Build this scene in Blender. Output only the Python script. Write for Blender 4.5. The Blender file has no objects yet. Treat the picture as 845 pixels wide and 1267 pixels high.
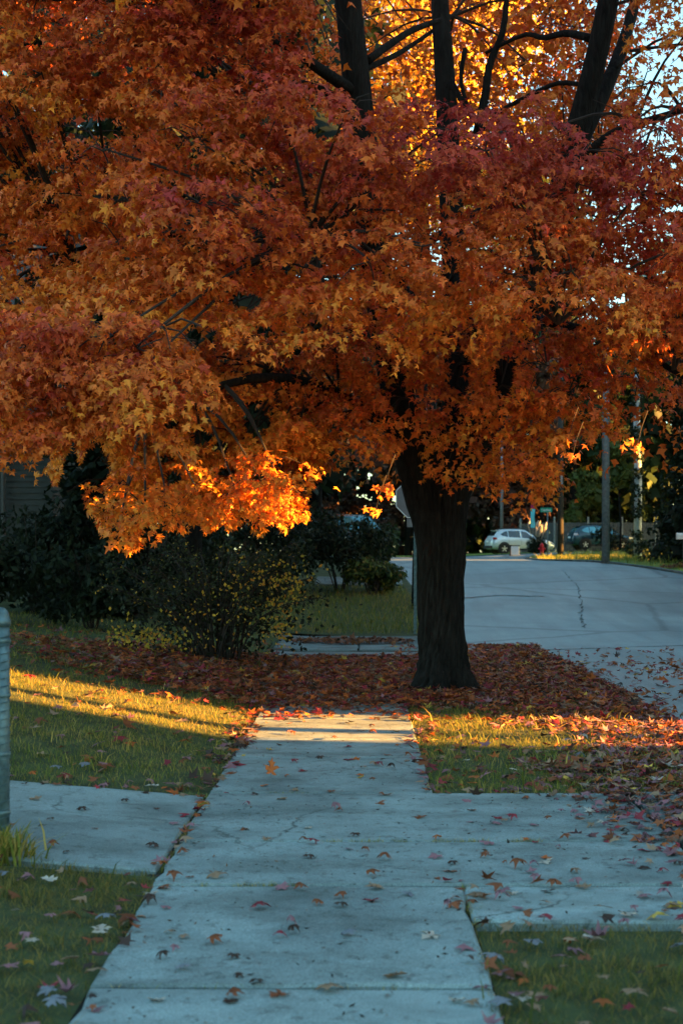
import bpy, math, random
import numpy as np
from mathutils import Vector, Matrix

R = math.radians
rng = np.random.default_rng(11)
random.seed(11)
S = bpy.context.scene
COL = S.collection

# ------------------------------------------------------------------ camera
F = 1760.0                       # focal length in photo pixels (845 x 1267)
cam = bpy.data.cameras.new('camera')
cam_o = bpy.data.objects.new('camera', cam)
COL.objects.link(cam_o)
cam_o.location = (0, 0, 1.6)
cam_o.rotation_euler = (R(90), 0, 0)
cam.lens = 36 * F / 1267
cam.sensor_width = 36
cam.shift_x = -21.5 / 1267
cam.shift_y = 49.5 / 1267
cam.clip_end = 2000
cam.dof.use_dof = True
cam.dof.focus_distance = 13.5
cam.dof.aperture_fstop = 3.4
S.camera = cam_o

# ------------------------------------------------------------------ light
SUN_EL, SUN_DIR = 11.0, (0.98, -0.2)          # direction towards the sun (x, y)
w = bpy.data.worlds.new('World'); S.world = w; w.use_nodes = True
nt = w.node_tree
bg = nt.nodes['Background']
sk = nt.nodes.new('ShaderNodeTexSky'); sk.sky_type = 'NISHITA'
sk.sun_disc = False
sk.sun_elevation = R(SUN_EL)
sk.sun_rotation = math.atan2(SUN_DIR[0], SUN_DIR[1])
mx = nt.nodes.new('ShaderNodeMix'); mx.data_type = 'RGBA'; mx.blend_type = 'MULTIPLY'
mx.inputs[0].default_value = 1.0
mx.inputs[7].default_value = (0.79, 1.0, 0.93, 1)
nt.links.new(sk.outputs[0], mx.inputs[6]); nt.links.new(mx.outputs[2], bg.inputs[0])
bg.inputs[1].default_value = 0.05
sun = bpy.data.lights.new('sun', 'SUN'); sun.energy = 5.0; sun.angle = R(0.5)
sun.color = (1.0, 0.44, 0.09)
sun_o = bpy.data.objects.new('sun', sun); COL.objects.link(sun_o)
sd = Vector((SUN_DIR[0] * math.cos(R(SUN_EL)), SUN_DIR[1] * math.cos(R(SUN_EL)), math.sin(R(SUN_EL))))
sun_o.rotation_euler = sd.to_track_quat('Z', 'Y').to_euler()
sun_o.location = (30, -20, 30)
S.view_settings.view_transform = 'Standard'
S.view_settings.look = 'None'
S.view_settings.exposure = 3.78
S.view_settings.gamma = 1.0
S.cycles.max_bounces = 8
S.cycles.transparent_max_bounces = 8

# ------------------------------------------------------------------ helpers
def tag(o, label=None, cat=None, group=None, kind=None):
    if label: o['label'] = label
    if cat: o['category'] = cat
    if group: o['group'] = group
    if kind: o['kind'] = kind
    return o

def empty(name, loc=(0, 0, 0), rz=0.0, label=None, cat=None, group=None, kind=None):
    o = bpy.data.objects.new(name, None)
    o.empty_display_size = 0.2
    COL.objects.link(o)
    o.location = loc
    o.rotation_euler = (0, 0, rz)
    return tag(o, label, cat, group, kind)

def link(name, me, parent=None, loc=None, kind=None):
    o = bpy.data.objects.new(name, me)
    COL.objects.link(o)
    if parent: o.parent = parent
    if loc is not None: o.location = loc
    if kind: o['kind'] = kind
    return o

def px(x, y, Y):
    return Vector(((x - 444) * Y / F, Y, 1.6 - (y - 683) * Y / F))

def sstep(t):
    t = np.clip(t, 0, 1)
    return t * t * (3 - 2 * t)

def H(x, y):
    x = np.asarray(x, float); y = np.asarray(y, float)
    z = 1.3 * sstep((y - 25) / 25.0)
    z = z + (0.08 + .07 * sstep((y - 9.3) / 1.6) * (1 - sstep((y - 17) / 5))) * np.clip(-1.02 - x, 0, 5.0)
    z = z + 0.35 * sstep((y - 62) / 30.0) * sstep((x - 9.0) / 4.0)
    return z

def Hf(x, y): return float(H(x, y))

class MB:
    def __init__(s): s.v = []; s.f = []
    def add(s, vs, fs):
        b = len(s.v)
        s.v += [tuple(q) for q in vs]
        s.f += [tuple(i + b for i in q) for q in fs]
        return s
    def box(s, c, d, rz=0.0, m=None):
        hx, hy, hz = d[0] / 2, d[1] / 2, d[2] / 2
        vs = [Vector((a * hx, b * hy, e * hz)) for e in (-1, 1) for b in (-1, 1) for a in (-1, 1)]
        if rz: vs = [Matrix.Rotation(rz, 3, 'Z') @ q for q in vs]
        if m is not None: vs = [m @ q for q in vs]
        vs = [q + Vector(c) for q in vs]
        return s.add(vs, [(0, 2, 3, 1), (4, 5, 7, 6), (0, 1, 5, 4), (1, 3, 7, 5), (3, 2, 6, 7), (2, 0, 4, 6)])
    def tube(s, pts, rad, n=10, cap=True, ridge=0.0, seed=0):
        pts = [Vector(p) for p in pts]
        rs = np.random.default_rng(seed)
        prof = 1 + ridge * (rs.random(n) - 0.5)
        b = len(s.v)
        up = Vector((0, 0, 1))
        pu = None
        for i, p in enumerate(pts):
            t = (pts[min(i + 1, len(pts) - 1)] - pts[max(i - 1, 0)]).normalized()
            if pu is None:
                a = Vector((1, 0, 0)) if abs(t.z) > 0.7 else up
                u = (a - t * a.dot(t)).normalized()
            else:
                u = (pu - t * pu.dot(t)).normalized()
            pu = u
            v = t.cross(u)
            for k in range(n):
                an = 2 * math.pi * k / n
                r = rad[i] * prof[k] * (1 + ridge * 0.5 * (rs.random() - 0.5))
                s.v.append(tuple(p + u * (r * math.cos(an)) + v * (r * math.sin(an))))
        for i in range(len(pts) - 1):
            for k in range(n):
                k2 = (k + 1) % n
                s.f.append((b + i * n + k, b + i * n + k2, b + (i + 1) * n + k2, b + (i + 1) * n + k))
        if cap:
            s.f.append(tuple(b + k for k in reversed(range(n))))
            s.f.append(tuple(b + (len(pts) - 1) * n + k for k in range(n)))
        return s
    def prism(s, prof, y0, y1):
        n = len(prof)
        vs = [(a, y0, z) for a, z in prof] + [(a, y1, z) for a, z in prof]
        fs = [tuple(range(n)), tuple(reversed(range(n, 2 * n)))]
        fs += [(i, i + n, (i + 1) % n + n, (i + 1) % n) for i in range(n)]
        return s.add(vs, fs)
    def lathe(s, prof, n=16, c=(0, 0, 0)):
        b = len(s.v)
        for r, z in prof:
            for k in range(n):
                a = 2 * math.pi * k / n
                s.v.append((c[0] + r * math.cos(a), c[1] + r * math.sin(a), c[2] + z))
        for i in range(len(prof) - 1):
            for k in range(n):
                k2 = (k + 1) % n
                s.f.append((b + i * n + k, b + i * n + k2, b + (i + 1) * n + k2, b + (i + 1) * n + k))
        s.f.append(tuple(b + k for k in reversed(range(n))))
        s.f.append(tuple(b + (len(prof) - 1) * n + k for k in range(n)))
        return s
    def wheel(s, c, r, wd, n=20, hole=0.0):
        """disc / ring with its axis along y"""
        b = len(s.v)
        prof = [(r * .93, -wd / 2), (r, -wd * .3), (r, wd * .3), (r * .93, wd / 2)]
        if hole: prof = prof + [(hole, wd / 2 * .9), (hole, -wd / 2 * .9)]
        for rr, yy in prof:
            for k in range(n):
                a = 2 * math.pi * k / n
                s.v.append((c[0] + rr * math.cos(a), c[1] + yy, c[2] + rr * math.sin(a)))
        m = len(prof)
        for i in range(m if hole else m - 1):
            for k in range(n):
                k2 = (k + 1) % n; j = (i + 1) % m
                s.f.append((b + i * n + k2, b + i * n + k, b + j * n + k, b + j * n + k2))
        if not hole:
            s.f.append(tuple(b + k for k in range(n)))
            s.f.append(tuple(b + (m - 1) * n + k for k in reversed(range(n))))
        return s
    def mesh(s, name, mat=None, smooth=False):
        me = bpy.data.meshes.new(name)
        me.from_pydata(s.v, [], s.f)
        if mat: me.materials.append(mat)
        if smooth: me.polygons.foreach_set('use_smooth', [True] * len(me.polygons))
        me.update()
        return me
    def build(s, name, mat=None, parent=None, smooth=False, loc=None, kind=None):
        return link(name, s.mesh(name, mat, smooth), parent, loc, kind)

def tri_mesh(name, V, T, tint=None, mat=None, smooth=False):
    V = np.ascontiguousarray(V, np.float32).reshape(-1, 3)
    T = np.ascontiguousarray(T, np.int32).reshape(-1, 3)
    me = bpy.data.meshes.new(name)
    me.vertices.add(len(V)); me.vertices.foreach_set('co', V.ravel())
    me.loops.add(len(T) * 3); me.loops.foreach_set('vertex_index', T.ravel())
    me.polygons.add(len(T)); me.polygons.foreach_set('loop_start', np.arange(0, len(T) * 3, 3, dtype=np.int32))
    if smooth: me.polygons.foreach_set('use_smooth', np.ones(len(T), bool))
    me.update(calc_edges=True)
    if tint is not None:
        a = me.attributes.new('tint', 'FLOAT_COLOR', 'FACE')
        c = np.ones((len(T), 4), np.float32); c[:, :3] = tint
        a.data.foreach_set('color', c.ravel())
    if mat: me.materials.append(mat)
    return me

# ------------------------------------------------------------------ materials
def nodes(name):
    m = bpy.data.materials.new(name); m.use_nodes = True
    n = m.node_tree
    return m, n, n.nodes['Principled BSDF'], n.nodes['Material Output']

def noise(n, scale, detail=4, rough=0.55, coord='Object', vec=None, dist=0.0):
    t = n.nodes.new('ShaderNodeTexNoise')
    t.inputs['Scale'].default_value = scale
    t.inputs['Detail'].default_value = detail
    t.inputs['Roughness'].default_value = rough
    t.inputs['Distortion'].default_value = dist
    if vec is None:
        c = n.nodes.new('ShaderNodeTexCoord')
        n.links.new(c.outputs[coord], t.inputs['Vector'])
    else:
        n.links.new(vec, t.inputs['Vector'])
    return t

def ramp(n, src, stops):
    r = n.nodes.new('ShaderNodeValToRGB')
    e = r.color_ramp.elements
    while len(e) > 1: e.remove(e[0])
    e[0].position = stops[0][0]; e[0].color = (*stops[0][1], 1)
    for p, c in stops[1:]:
        k = e.new(p); k.color = (*c, 1)
    n.links.new(src, r.inputs[0])
    return r

def mixc(n, fac, a, b, mode='MIX'):
    m = n.nodes.new('ShaderNodeMix'); m.data_type = 'RGBA'; m.blend_type = mode
    for sock, v in ((m.inputs[0], fac), (m.inputs[6], a), (m.inputs[7], b)):
        if isinstance(v, (int, float)): sock.default_value = v
        elif isinstance(v, tuple): sock.default_value = (*v, 1)
        else: n.links.new(v, sock)
    return m.outputs[2]

def bump(n, bsdf, h, strength, dist=0.01):
    b = n.nodes.new('ShaderNodeBump')
    b.inputs['Strength'].default_value = strength
    b.inputs['Distance'].default_value = dist
    n.links.new(h, b.inputs['Height']); n.links.new(b.outputs[0], bsdf.inputs['Normal'])

def pm(name, col, rough=0.8, var=0.3, scale=6.0, bmp=0.15, metal=0.0, spec=0.3, dist=0.01):
    m, n, b, _ = nodes(name)
    t = noise(n, scale, 5)
    lo = tuple(c * (1 - var) for c in col); hi = tuple(c * (1 + var) for c in col)
    r = ramp(n, t.outputs[0], [(0.3, lo), (0.7, hi)])
    n.links.new(r.outputs[0], b.inputs['Base Color'])
    b.inputs['Roughness'].default_value = rough
    b.inputs['Metallic'].default_value = metal
    b.inputs['Specular IOR Level'].default_value = spec
    if bmp: bump(n, b, t.outputs[0], bmp, dist)
    return m

def leaf_mat(name, trans=0.4, rough=0.55, spec=0.25, gain=1.0, const=None):
    m, n, b, out = nodes(name)
    if const is None:
        a = n.nodes.new('ShaderNodeAttribute'); a.attribute_name = 'tint'
        c = a.outputs['Color']
    else:
        t = noise(n, 30, 3)
        c = ramp(n, t.outputs[0], [(0.3, tuple(q * .7 for q in const)), (0.7, tuple(min(1, q * 1.25) for q in const))]).outputs[0]
    b.inputs['Roughness'].default_value = rough
    b.inputs['Specular IOR Level'].default_value = spec
    n.links.new(c, b.inputs['Base Color'])
    tr = n.nodes.new('ShaderNodeBsdfTranslucent')
    n.links.new(c, tr.inputs['Color'])
    ms = n.nodes.new('ShaderNodeMixShader'); ms.inputs[0].default_value = trans
    n.links.new(b.outputs[0], ms.inputs[1]); n.links.new(tr.outputs[0], ms.inputs[2])
    n.links.new(ms.outputs[0], out.inputs['Surface'])
    return m

def concrete_mat(name, base, soil=0.5):
    m, n, b, _ = nodes(name)
    big = noise(n, 0.9, 6, 0.6, dist=0.6)
    c1 = ramp(n, big.outputs[0], [(0.28, tuple(c * .62 for c in base)), (0.5, base), (0.75, tuple(c * 1.22 for c in base))]).outputs[0]
    mp = n.nodes.new('ShaderNodeMapping'); tc = n.nodes.new('ShaderNodeTexCoord')
    mp.inputs['Scale'].default_value = (0.9, 1.7, 1)
    n.links.new(tc.outputs['Object'], mp.inputs[0])
    st = noise(n, 1.6, 6, 0.65, vec=mp.outputs[0])
    s1 = ramp(n, st.outputs[0], [(0.36, (0.6, 0.58, 0.56)), (0.58, (1, 1, 1))]).outputs[0]
    c2 = mixc(n, min(1, soil + .35), c1, s1, 'MULTIPLY')
    fine = noise(n, 170, 2, 0.6)
    s2 = ramp(n, fine.outputs[0], [(0.3, (0.5, 0.5, 0.5)), (0.5, (0.95, 0.95, 0.95)), (0.70, (1.55, 1.55, 1.55))]).outputs[0]
    c3 = mixc(n, 0.75, c2, s2, 'MULTIPLY')
    blot = noise(n, 14, 4, 0.7)
    s3 = ramp(n, blot.outputs[0], [(0.34, (0.55, 0.52, 0.5)), (0.44, (1, 1, 1))]).outputs[0]
    c4 = mixc(n, 0.85, c3, s3, 'MULTIPLY')
    vo = n.nodes.new('ShaderNodeTexVoronoi'); vo.feature = 'DISTANCE_TO_EDGE'; vo.inputs['Scale'].default_value = 0.55
    wv = noise(n, 2.2, 6, 0.7)
    n.links.new(mixc(n, 0.13, tc.outputs['Object'], wv.outputs[1], 'LINEAR_LIGHT'), vo.inputs['Vector'])
    s5 = ramp(n, vo.outputs[0], [(0.0, (0.25, 0.24, 0.22)), (0.0022, (0.4, 0.4, 0.38)), (0.005, (1, 1, 1))]).outputs[0]
    pick = noise(n, 0.45, 2, 0.5)
    pk = ramp(n, pick.outputs[0], [(0.5, (0, 0, 0)), (0.6, (1, 1, 1))]).outputs[0]
    c4 = mixc(n, pk, c4, mixc(n, 1.0, c4, s5, 'MULTIPLY'))
    oi = n.nodes.new('ShaderNodeObjectInfo')
    s4 = ramp(n, oi.outputs['Random'], [(0, (0.76, 0.76, 0.76)), (1, (1.14, 1.14, 1.14))]).outputs[0]
    n.links.new(mixc(n, 1.0, c4, s4, 'MULTIPLY'), b.inputs['Base Color'])
    b.inputs['Roughness'].default_value = 0.82
    b.inputs['Specular IOR Level'].default_value = 0.3
    ad = n.nodes.new('ShaderNodeMath'); ad.operation = 'ADD'
    n.links.new(fine.outputs[0], ad.inputs[0]); n.links.new(blot.outputs[0], ad.inputs[1])
    bump(n, b, ad.outputs[0], 0.35, 0.004)
    return m

def asphalt_mat(name, base):
    m, n, b, _ = nodes(name)
    big = noise(n, 0.22, 6, 0.6, dist=0.8)
    c1 = ramp(n, big.outputs[0], [(0.3, tuple(c * .6 for c in base)), (0.5, base), (0.7, tuple(c * 1.3 for c in base))]).outputs[0]
    mp = n.nodes.new('ShaderNodeMapping'); tc = n.nodes.new('ShaderNodeTexCoord')
    mp.inputs['Scale'].default_value = (1.4, 0.12, 1)
    n.links.new(tc.outputs['Object'], mp.inputs[0])
    st = noise(n, 1.2, 4, 0.6, vec=mp.outputs[0])
    s1 = ramp(n, st.outputs[0], [(0.35, (0.72, 0.72, 0.72)), (0.6, (1.08, 1.08, 1.08))]).outputs[0]
    c2 = mixc(n, 0.8, c1, s1, 'MULTIPLY')
    fine = noise(n, 60, 3, 0.7)
    s2 = ramp(n, fine.outputs[0], [(0.3, (0.4, 0.4, 0.4)), (0.7, (1.5, 1.5, 1.5))]).outputs[0]
    c3 = mixc(n, 0.7, c2, s2, 'MULTIPLY')
    vo = n.nodes.new('ShaderNodeTexVoronoi'); vo.feature = 'DISTANCE_TO_EDGE'; vo.inputs['Scale'].default_value = 0.13
    wv = noise(n, 0.5, 5, 0.7)
    mv = mixc(n, 0.22, tc.outputs['Object'], wv.outputs[1], 'LINEAR_LIGHT')
    n.links.new(mv, vo.inputs['Vector'])
    s3 = ramp(n, vo.outputs[0], [(0.0, (0.35, 0.35, 0.35)), (0.006, (0.45, 0.45, 0.45)), (0.013, (1, 1, 1))]).outputs[0]
    n.links.new(mixc(n, 0.75, c3, s3, 'MULTIPLY'), b.inputs['Base Color'])
    b.inputs['Roughness'].default_value = 0.52
    b.inputs['Specular IOR Level'].default_value = 0.6
    bump(n, b, fine.outputs[0], 0.3, 0.006)
    return m

def bark_mat(name, base):
    m, n, b, _ = nodes(name)
    mp = n.nodes.new('ShaderNodeMapping'); tc = n.nodes.new('ShaderNodeTexCoord')
    mp.inputs['Scale'].default_value = (9, 9, 1.6)
    n.links.new(tc.outputs['Object'], mp.inputs[0])
    t = noise(n, 3.0, 6, 0.65, vec=mp.outputs[0], dist=0.5)
    r = ramp(n, t.outputs[0], [(0.35, tuple(c * .45 for c in base)), (0.55, base), (0.72, tuple(c * 1.7 for c in base))])
    n.links.new(r.outputs[0], b.inputs['Base Color'])
    b.inputs['Roughness'].default_value = 0.95
    b.inputs['Specular IOR Level'].default_value = 0.1
    bump(n, b, t.outputs[0], 0.9, 0.03)
    return m

CON = (0.235, 0.30, 0.295)
M = dict(
    concrete=concrete_mat('concrete', CON),
    old_concrete=concrete_mat('old_concrete', (0.16, 0.21, 0.21), 0.8),
    asphalt=asphalt_mat('asphalt', (0.17, 0.225, 0.235)),
    joint=pm('joint_dirt', (0.016, 0.016, 0.011), 0.95, 0.5, 30, 0.4),
    tar=pm('tar_fill', (0.05, 0.062, 0.064), 0.8, 0.4, 9, 0.2),
    soil=pm('soil', (0.05, 0.042, 0.025), 0.95, 0.5, 9, 0.6),
    lawn=pm('lawn_soil', (0.045, 0.06, 0.02), 0.95, 0.5, 5, 0.6),
    far_grass=pm('far_grass', (0.17, 0.24, 0.04), 0.9, 0.45, 1.4, 0.5),
    bark=bark_mat('bark', (0.016, 0.015, 0.014)),
    bark2=bark_mat('pale_bark', (0.06, 0.05, 0.04)),
    twig=pm('twig', (0.03, 0.022, 0.018), 0.9, 0.3, 20, 0),
    leaf=leaf_mat('maple_leaf', 0.33),
    litter=leaf_mat('fallen_leaf', 0.2, 0.6),
    grass=leaf_mat('grass_blade', 0.45, 0.6, 0.2),
    foliage=leaf_mat('foliage', 0.3, 0.6, 0.2),
    galv=pm('galvanised_steel', (0.085, 0.14, 0.155), 0.5, 0.4, 25, 0.1, 0.35, 0.4),
    alu=pm('aluminium_back', (0.2, 0.2, 0.22), 0.5, 0.12, 12, 0.03, 0.4),
    sign_red=pm('sign_red', (0.45, 0.02, 0.02), 0.4, 0.1, 8, 0),
    white=pm('white_paint', (0.75, 0.76, 0.76), 0.5, 0.06, 5, 0.02),
    green_sign=pm('sign_green', (0.0, 0.25, 0.17), 0.4, 0.1, 6, 0),
    red_paint=pm('hydrant_red', (0.5, 0.02, 0.03), 0.45, 0.2, 9, 0.05),
    silver=pm('silver_car_paint', (0.62, 0.68, 0.70), 0.25, 0.03, 3, 0, 0.3, 0.6),
    black_car=pm('dark_car_paint', (0.018, 0.055, 0.07), 0.15, 0.1, 3, 0, 0.0, 0.7),
    glass=pm('car_glass', (0.012, 0.022, 0.024), 0.05, 0.1, 3, 0, 0.0, 0.9),
    painted_sky_glass=pm('glass_painted_sky_reflection', (0.10, 0.30, 0.34), 0.05, 0.1, 3, 0, 0.5, 0.9),  # teal sky reflection put into the base colour
    rubber=pm('tyre_rubber', (0.015, 0.015, 0.015), 0.85, 0.2, 30, 0.1),
    trim=pm('black_trim', (0.02, 0.02, 0.022), 0.6, 0.2, 12, 0.05),
    alloy=pm('alloy_rim', (0.6, 0.62, 0.62), 0.3, 0.1, 8, 0, 0.6),
    tail=pm('tail_lamp', (0.3, 0.015, 0.01), 0.2, 0.1, 6, 0),
    tail_w=pm('pale_tail_lamp', (0.7, 0.55, 0.52), 0.2, 0.1, 6, 0),
    wood_grey=pm('weathered_wood', (0.10, 0.105, 0.10), 0.85, 0.4, 7, 0.3),
    pole_grey=pm('pole_wood_grey', (0.17, 0.2, 0.205), 0.85, 0.3, 9, 0.3),
    pole_dark=pm('pole_wood_dark', (0.03, 0.028, 0.026), 0.9, 0.3, 9, 0.3),
    siding=pm('painted_siding', (0.05, 0.055, 0.052), 0.7, 0.15, 4, 0.05),
    siding2=pm('cream_siding', (0.5, 0.47, 0.4), 0.7, 0.1, 4, 0.05),
    roof=pm('roof_shingle', (0.06, 0.055, 0.05), 0.9, 0.3, 10, 0.3),
    win=pm('window_glass', (0.02, 0.025, 0.028), 0.06, 0.1, 3, 0, 0.0, 0.6),
    cyan=pm('cyan_cloth', (0.12, 0.55, 0.62), 0.7, 0.08, 6, 0.05),
    crimson=pm('crimson_cloth', (0.45, 0.02, 0.08), 0.7, 0.1, 6, 0.05),
    plume=leaf_mat('pale_plume', 0.3, 0.8, 0.1, const=(0.55, 0.5, 0.42)),
)

# ------------------------------------------------------------------ ground, road, walks
def strip(name, left, right, y0, y1, dy, nx, off, mat):
    ys = np.arange(y0, y1 + dy * .5, dy)
    V = []
    for y in ys:
        xs = np.linspace(left(y), right(y), nx)
        V.append(np.stack([xs, np.full(nx, y), H(xs, np.full(nx, y)) + off], 1))
    V = np.array(V).reshape(-1, 3)
    T = []
    for i in range(len(ys) - 1):
        for k in range(nx - 1):
            a = i * nx + k
            T += [(a, a + 1, a + nx + 1), (a, a + nx + 1, a + nx)]
    o = link(name, tri_mesh(name, V, T, None, mat, True))
    o['kind'] = 'structure'
    return o

def poly_fn(pts):
    P = np.array(pts, float)
    return lambda y: float(np.interp(y, P[:, 0], P[:, 1]))

road_l = poly_fn([(-30, 2.98), (18.6, 2.98), (19.4, 2.85), (20.2, 2.45), (20.9, 1.85), (21.35, 1.2), (21.5, .95), (23.5, .95), (24, 1.4), (27, 1.72), (29, 1.7), (33, 1.85), (36, 1.5), (44, 1.15), (60, 0.2), (78, -2.0), (82, -7), (86, -26), (91, -40)])
road_r = poly_fn([(-30, 11.5), (36, 11.3), (42, 9.6), (48, 8.2), (60, 7.6), (74, 8.6), (80, 11.5), (84, 15.5), (88, 30), (91, 45)])

def seam(pts, w_, name='tar_seam'):
    mb = MB()
    P_ = []
    for (a, b) in zip(pts[:-1], pts[1:]):
        for k in range(14):
            f = k / 14; P_.append((a[0] + (b[0] - a[0]) * f + random.gauss(0, .03), a[1] + (b[1] - a[1]) * f + random.gauss(0, .05)))
    for i, (x, y) in enumerate(P_):
        ww = w_ * random.uniform(.4, 1.3)
        mb.v += [(x, y - ww / 2, Hf(x, y) - .05), (x, y + ww / 2, Hf(x, y + ww / 2) - .05)]
    for i in range(len(P_) - 1): mb.f.append((2 * i, 2 * i + 2, 2 * i + 3, 2 * i + 1))
    o = mb.build(name, M['tar']); o['kind'] = 'structure'
seam([(1.2, 23.4), (3.2, 24.0), (6.6, 25.6)], .09)
seam([(6.2, 43.5), (5.9, 38.5), (5.4, 34.5), (4.9, 31.5), (4.6, 29)], .15)
seam([(2.4, 35.5), (3.6, 36.2), (4.8, 35.9)], .14)
gx = np.array([-400, -150, -60, -30, -14, -6, -1.02, 3, 8, 13, 20, 40, 80, 200, 400.])
gy = np.concatenate([[-200, -60, -20], np.arange(-5, 100, 2.5), [120, 180, 300, 600, 900]])
V = np.array([[(x, y, Hf(x, y) - 0.1) for x in gx] for y in gy]).reshape(-1, 3)
n_ = len(gx)
T = [t for i in range(len(gy) - 1) for k in range(n_ - 1) for a in [i * n_ + k] for t in ((a, a + 1, a + n_ + 1), (a, a + n_ + 1, a + n_))]
g = link('ground', tri_mesh('ground', V, T, None, M['soil'])); g['kind'] = 'structure'
strip('street', road_l, road_r, -30, 91, .5, 14, -0.055, M['asphalt'])
strip('side_street', lambda y: -1.45, lambda y: road_l(y) + .02, 21.45, 23.6, .5, 16, -0.05, M['asphalt'])
strip('lawn', lambda y: -14, lambda y: -.985, 9.26, 21.4, .4, 20, 0, M['lawn'])
strip('lawn', lambda y: -14, lambda y: -.985, -3, 7.06, .5, 20, 0, M['lawn'])
strip('lawn', lambda y: .495, lambda y: min(2.86, road_l(y) - .1), 9.36, 21.3, .2, 8, 0, M['lawn'])
strip('lawn', lambda y: .495, lambda y: 2.86, -3, 6.06, .5, 8, 0, M['lawn'])
strip('lawn', lambda y: -1.03, lambda y: .54, 20.95, 21.4, .4, 4, 0, M['lawn'])
strip('lawn', lambda y: -20, lambda y: -1.42, 21.4, 27.2, .4, 20, 0, M['lawn'])
strip('lawn', lambda y: -45, lambda y: road_l(y) + .03, 27.12, 81.2, .75, 24, -.026, M['lawn'])
strip('lawn', lambda y: road_r(y) + .1, lambda y: 90, -30, 87, .75, 24, 0, M['far_grass'])
strip('lawn', lambda y: -60, lambda y: 90, 91, 140, 2, 24, 0, M['far_grass'])

def kerb(x_of, y0, y1, dy, side):
    r = empty('kerb', kind='structure')
    y = y0
    while y < y1 - .01:
        a, b = (x_of(y), y + .008), (x_of(min(y + dy, y1)), min(y + dy, y1) - .008)
        vs = []
        for (x, yy) in (a, b):
            z = Hf(x, yy)
            for dx, dz in ((0, -.2), (0, .0), (.012, .018), (.1, .018), (.115, 0), (.115, -.2)):
                vs.append((x + side * dx, yy, z + dz))
        fs = [(i, i + 1, i + 7, i + 6) for i in range(5)] + [(5, 4, 3, 2, 1, 0), (6, 7, 8, 9, 10, 11)]
        if side < 0: fs = [tuple(reversed(q)) for q in fs]
        MB().add(vs, fs).build('kerb_stone', M['old_concrete'], r)
        y += dy
    return r
kerb(lambda y: road_l(y), 9.6, 18.6, 1.5, -1)
kerb(lambda y: road_l(y), 18.6, 21.35, .39, -1)
kerb(lambda y: road_l(y), -3, 6.0, 1.5, -1)
kerb(lambda y: road_r(y), 20, 76, 3.0, 1)

def slab(parent, x0, x1, y0, y1, mat, thick=0.12, gap=0.02, tilt=0.008, top=0.02):
    x0 += gap; x1 -= gap; y0 += gap; y1 -= gap
    t = [(random.random() - .5) * tilt for _ in range(4)]
    def z(x, y):
        u = (x - x0) / (x1 - x0); v = (y - y0) / (y1 - y0)
        return Hf(x, y) + top + t[0] * (1 - u) * (1 - v) + t[1] * u * (1 - v) + t[2] * u * v + t[3] * (1 - u) * v
    c = [(x0, y0), (x1, y0), (x1, y1), (x0, y1)]
    ring = []
    for i in range(4):
        a, b = c[i], c[(i + 1) % 4]
        for k in range(7):
            f = k / 7; j = (random.random() - .5) * .012 if k else .004
            if random.random() < .08: j += .018
            nx, ny = (-(b[1] - a[1]), b[0] - a[0]); L = math.hypot(nx, ny)
            ring.append((a[0] + (b[0] - a[0]) * f + nx / L * j, a[1] + (b[1] - a[1]) * f + ny / L * j))
    n = len(ring); cx, cy = (x0 + x1) / 2, (y0 + y1) / 2
    def inn(p):
        d = math.hypot(p[0] - cx, p[1] - cy); q = 1 - .013 / d
        return (cx + (p[0] - cx) * q, cy + (p[1] - cy) * q)
    ri = [inn(p) for p in ring]
    vs = [(x, y, z(x, y) - thick) for x, y in ring] + [(x, y, z(x, y) - .011) for x, y in ring] + [(x, y, z(x, y)) for x, y in ri]
    fs = [(i, (i + 1) % n, (i + 1) % n + n, i + n) for i in range(n)] + [(i + n, (i + 1) % n + n, (i + 1) % n + 2 * n, i + 2 * n) for i in range(n)] + [tuple(range(2 * n, 3 * n))]
    return MB().add(vs, fs).build('slab', mat, parent)

walk = empty('sidewalk', kind='structure')
JY = [0.5, 2.0, 3.6, 5.17, 6.75, 7.78, 9.32, 10.95, 12.0, 13.5, 15.1, 16.7, 18.3, 19.7, 20.95]
for a, b in zip(JY[:-1], JY[1:]):
    if 6.7 < a < 9: continue
    slab(walk, -1.0, 0.51, a, b, M['concrete'])
slab(walk, -1.0, 1.75, 6.75, 7.78, M['concrete'], gap=.018); slab(walk, -1.0, 1.75, 7.78, 9.32, M['concrete'], gap=.018)
MB().box((-.28, 10.6, -.014), (1.56, 20.6, .02)).build('joint_soil', M['joint'], walk); MB().box((1.13, 8.03, -.0145), (1.23, 2.54, .02)).build('joint_soil', M['joint'], walk)
drv = empty('driveway', kind='structure')
for x0, x1 in ((-2.55, -.985), (-4.3, -2.55), (-6.0, -4.3)):
    slab(drv, x0 + .004, x1, 7.06, 9.25, M['concrete'])
apron = empty('driveway_apron', kind='structure')
slab(apron, .472, 1.75, 6.08, 6.75, M['concrete']); slab(apron, 1.75, 2.97, 6.0, 7.78, M['concrete']); slab(apron, 1.75, 2.97, 7.78, 9.4, M['concrete'])
fp = empty('far_pavement', kind='structure')
xs = [-1.45, 0, 1.5]
for a, b in zip(xs[:-1], xs[1:]):
    slab(fp, a, b, 23.62, 25.3, M['old_concrete'], top=-.03, gap=.008); slab(fp, a, b, 25.3, 27.2, M['old_concrete'], top=-.03, gap=.008)
dw2 = empty('neighbour_drive', kind='structure')
slab(dw2, -1.2, 1.2, 38.2, 40.4, M['old_concrete'], top=.03)

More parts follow.
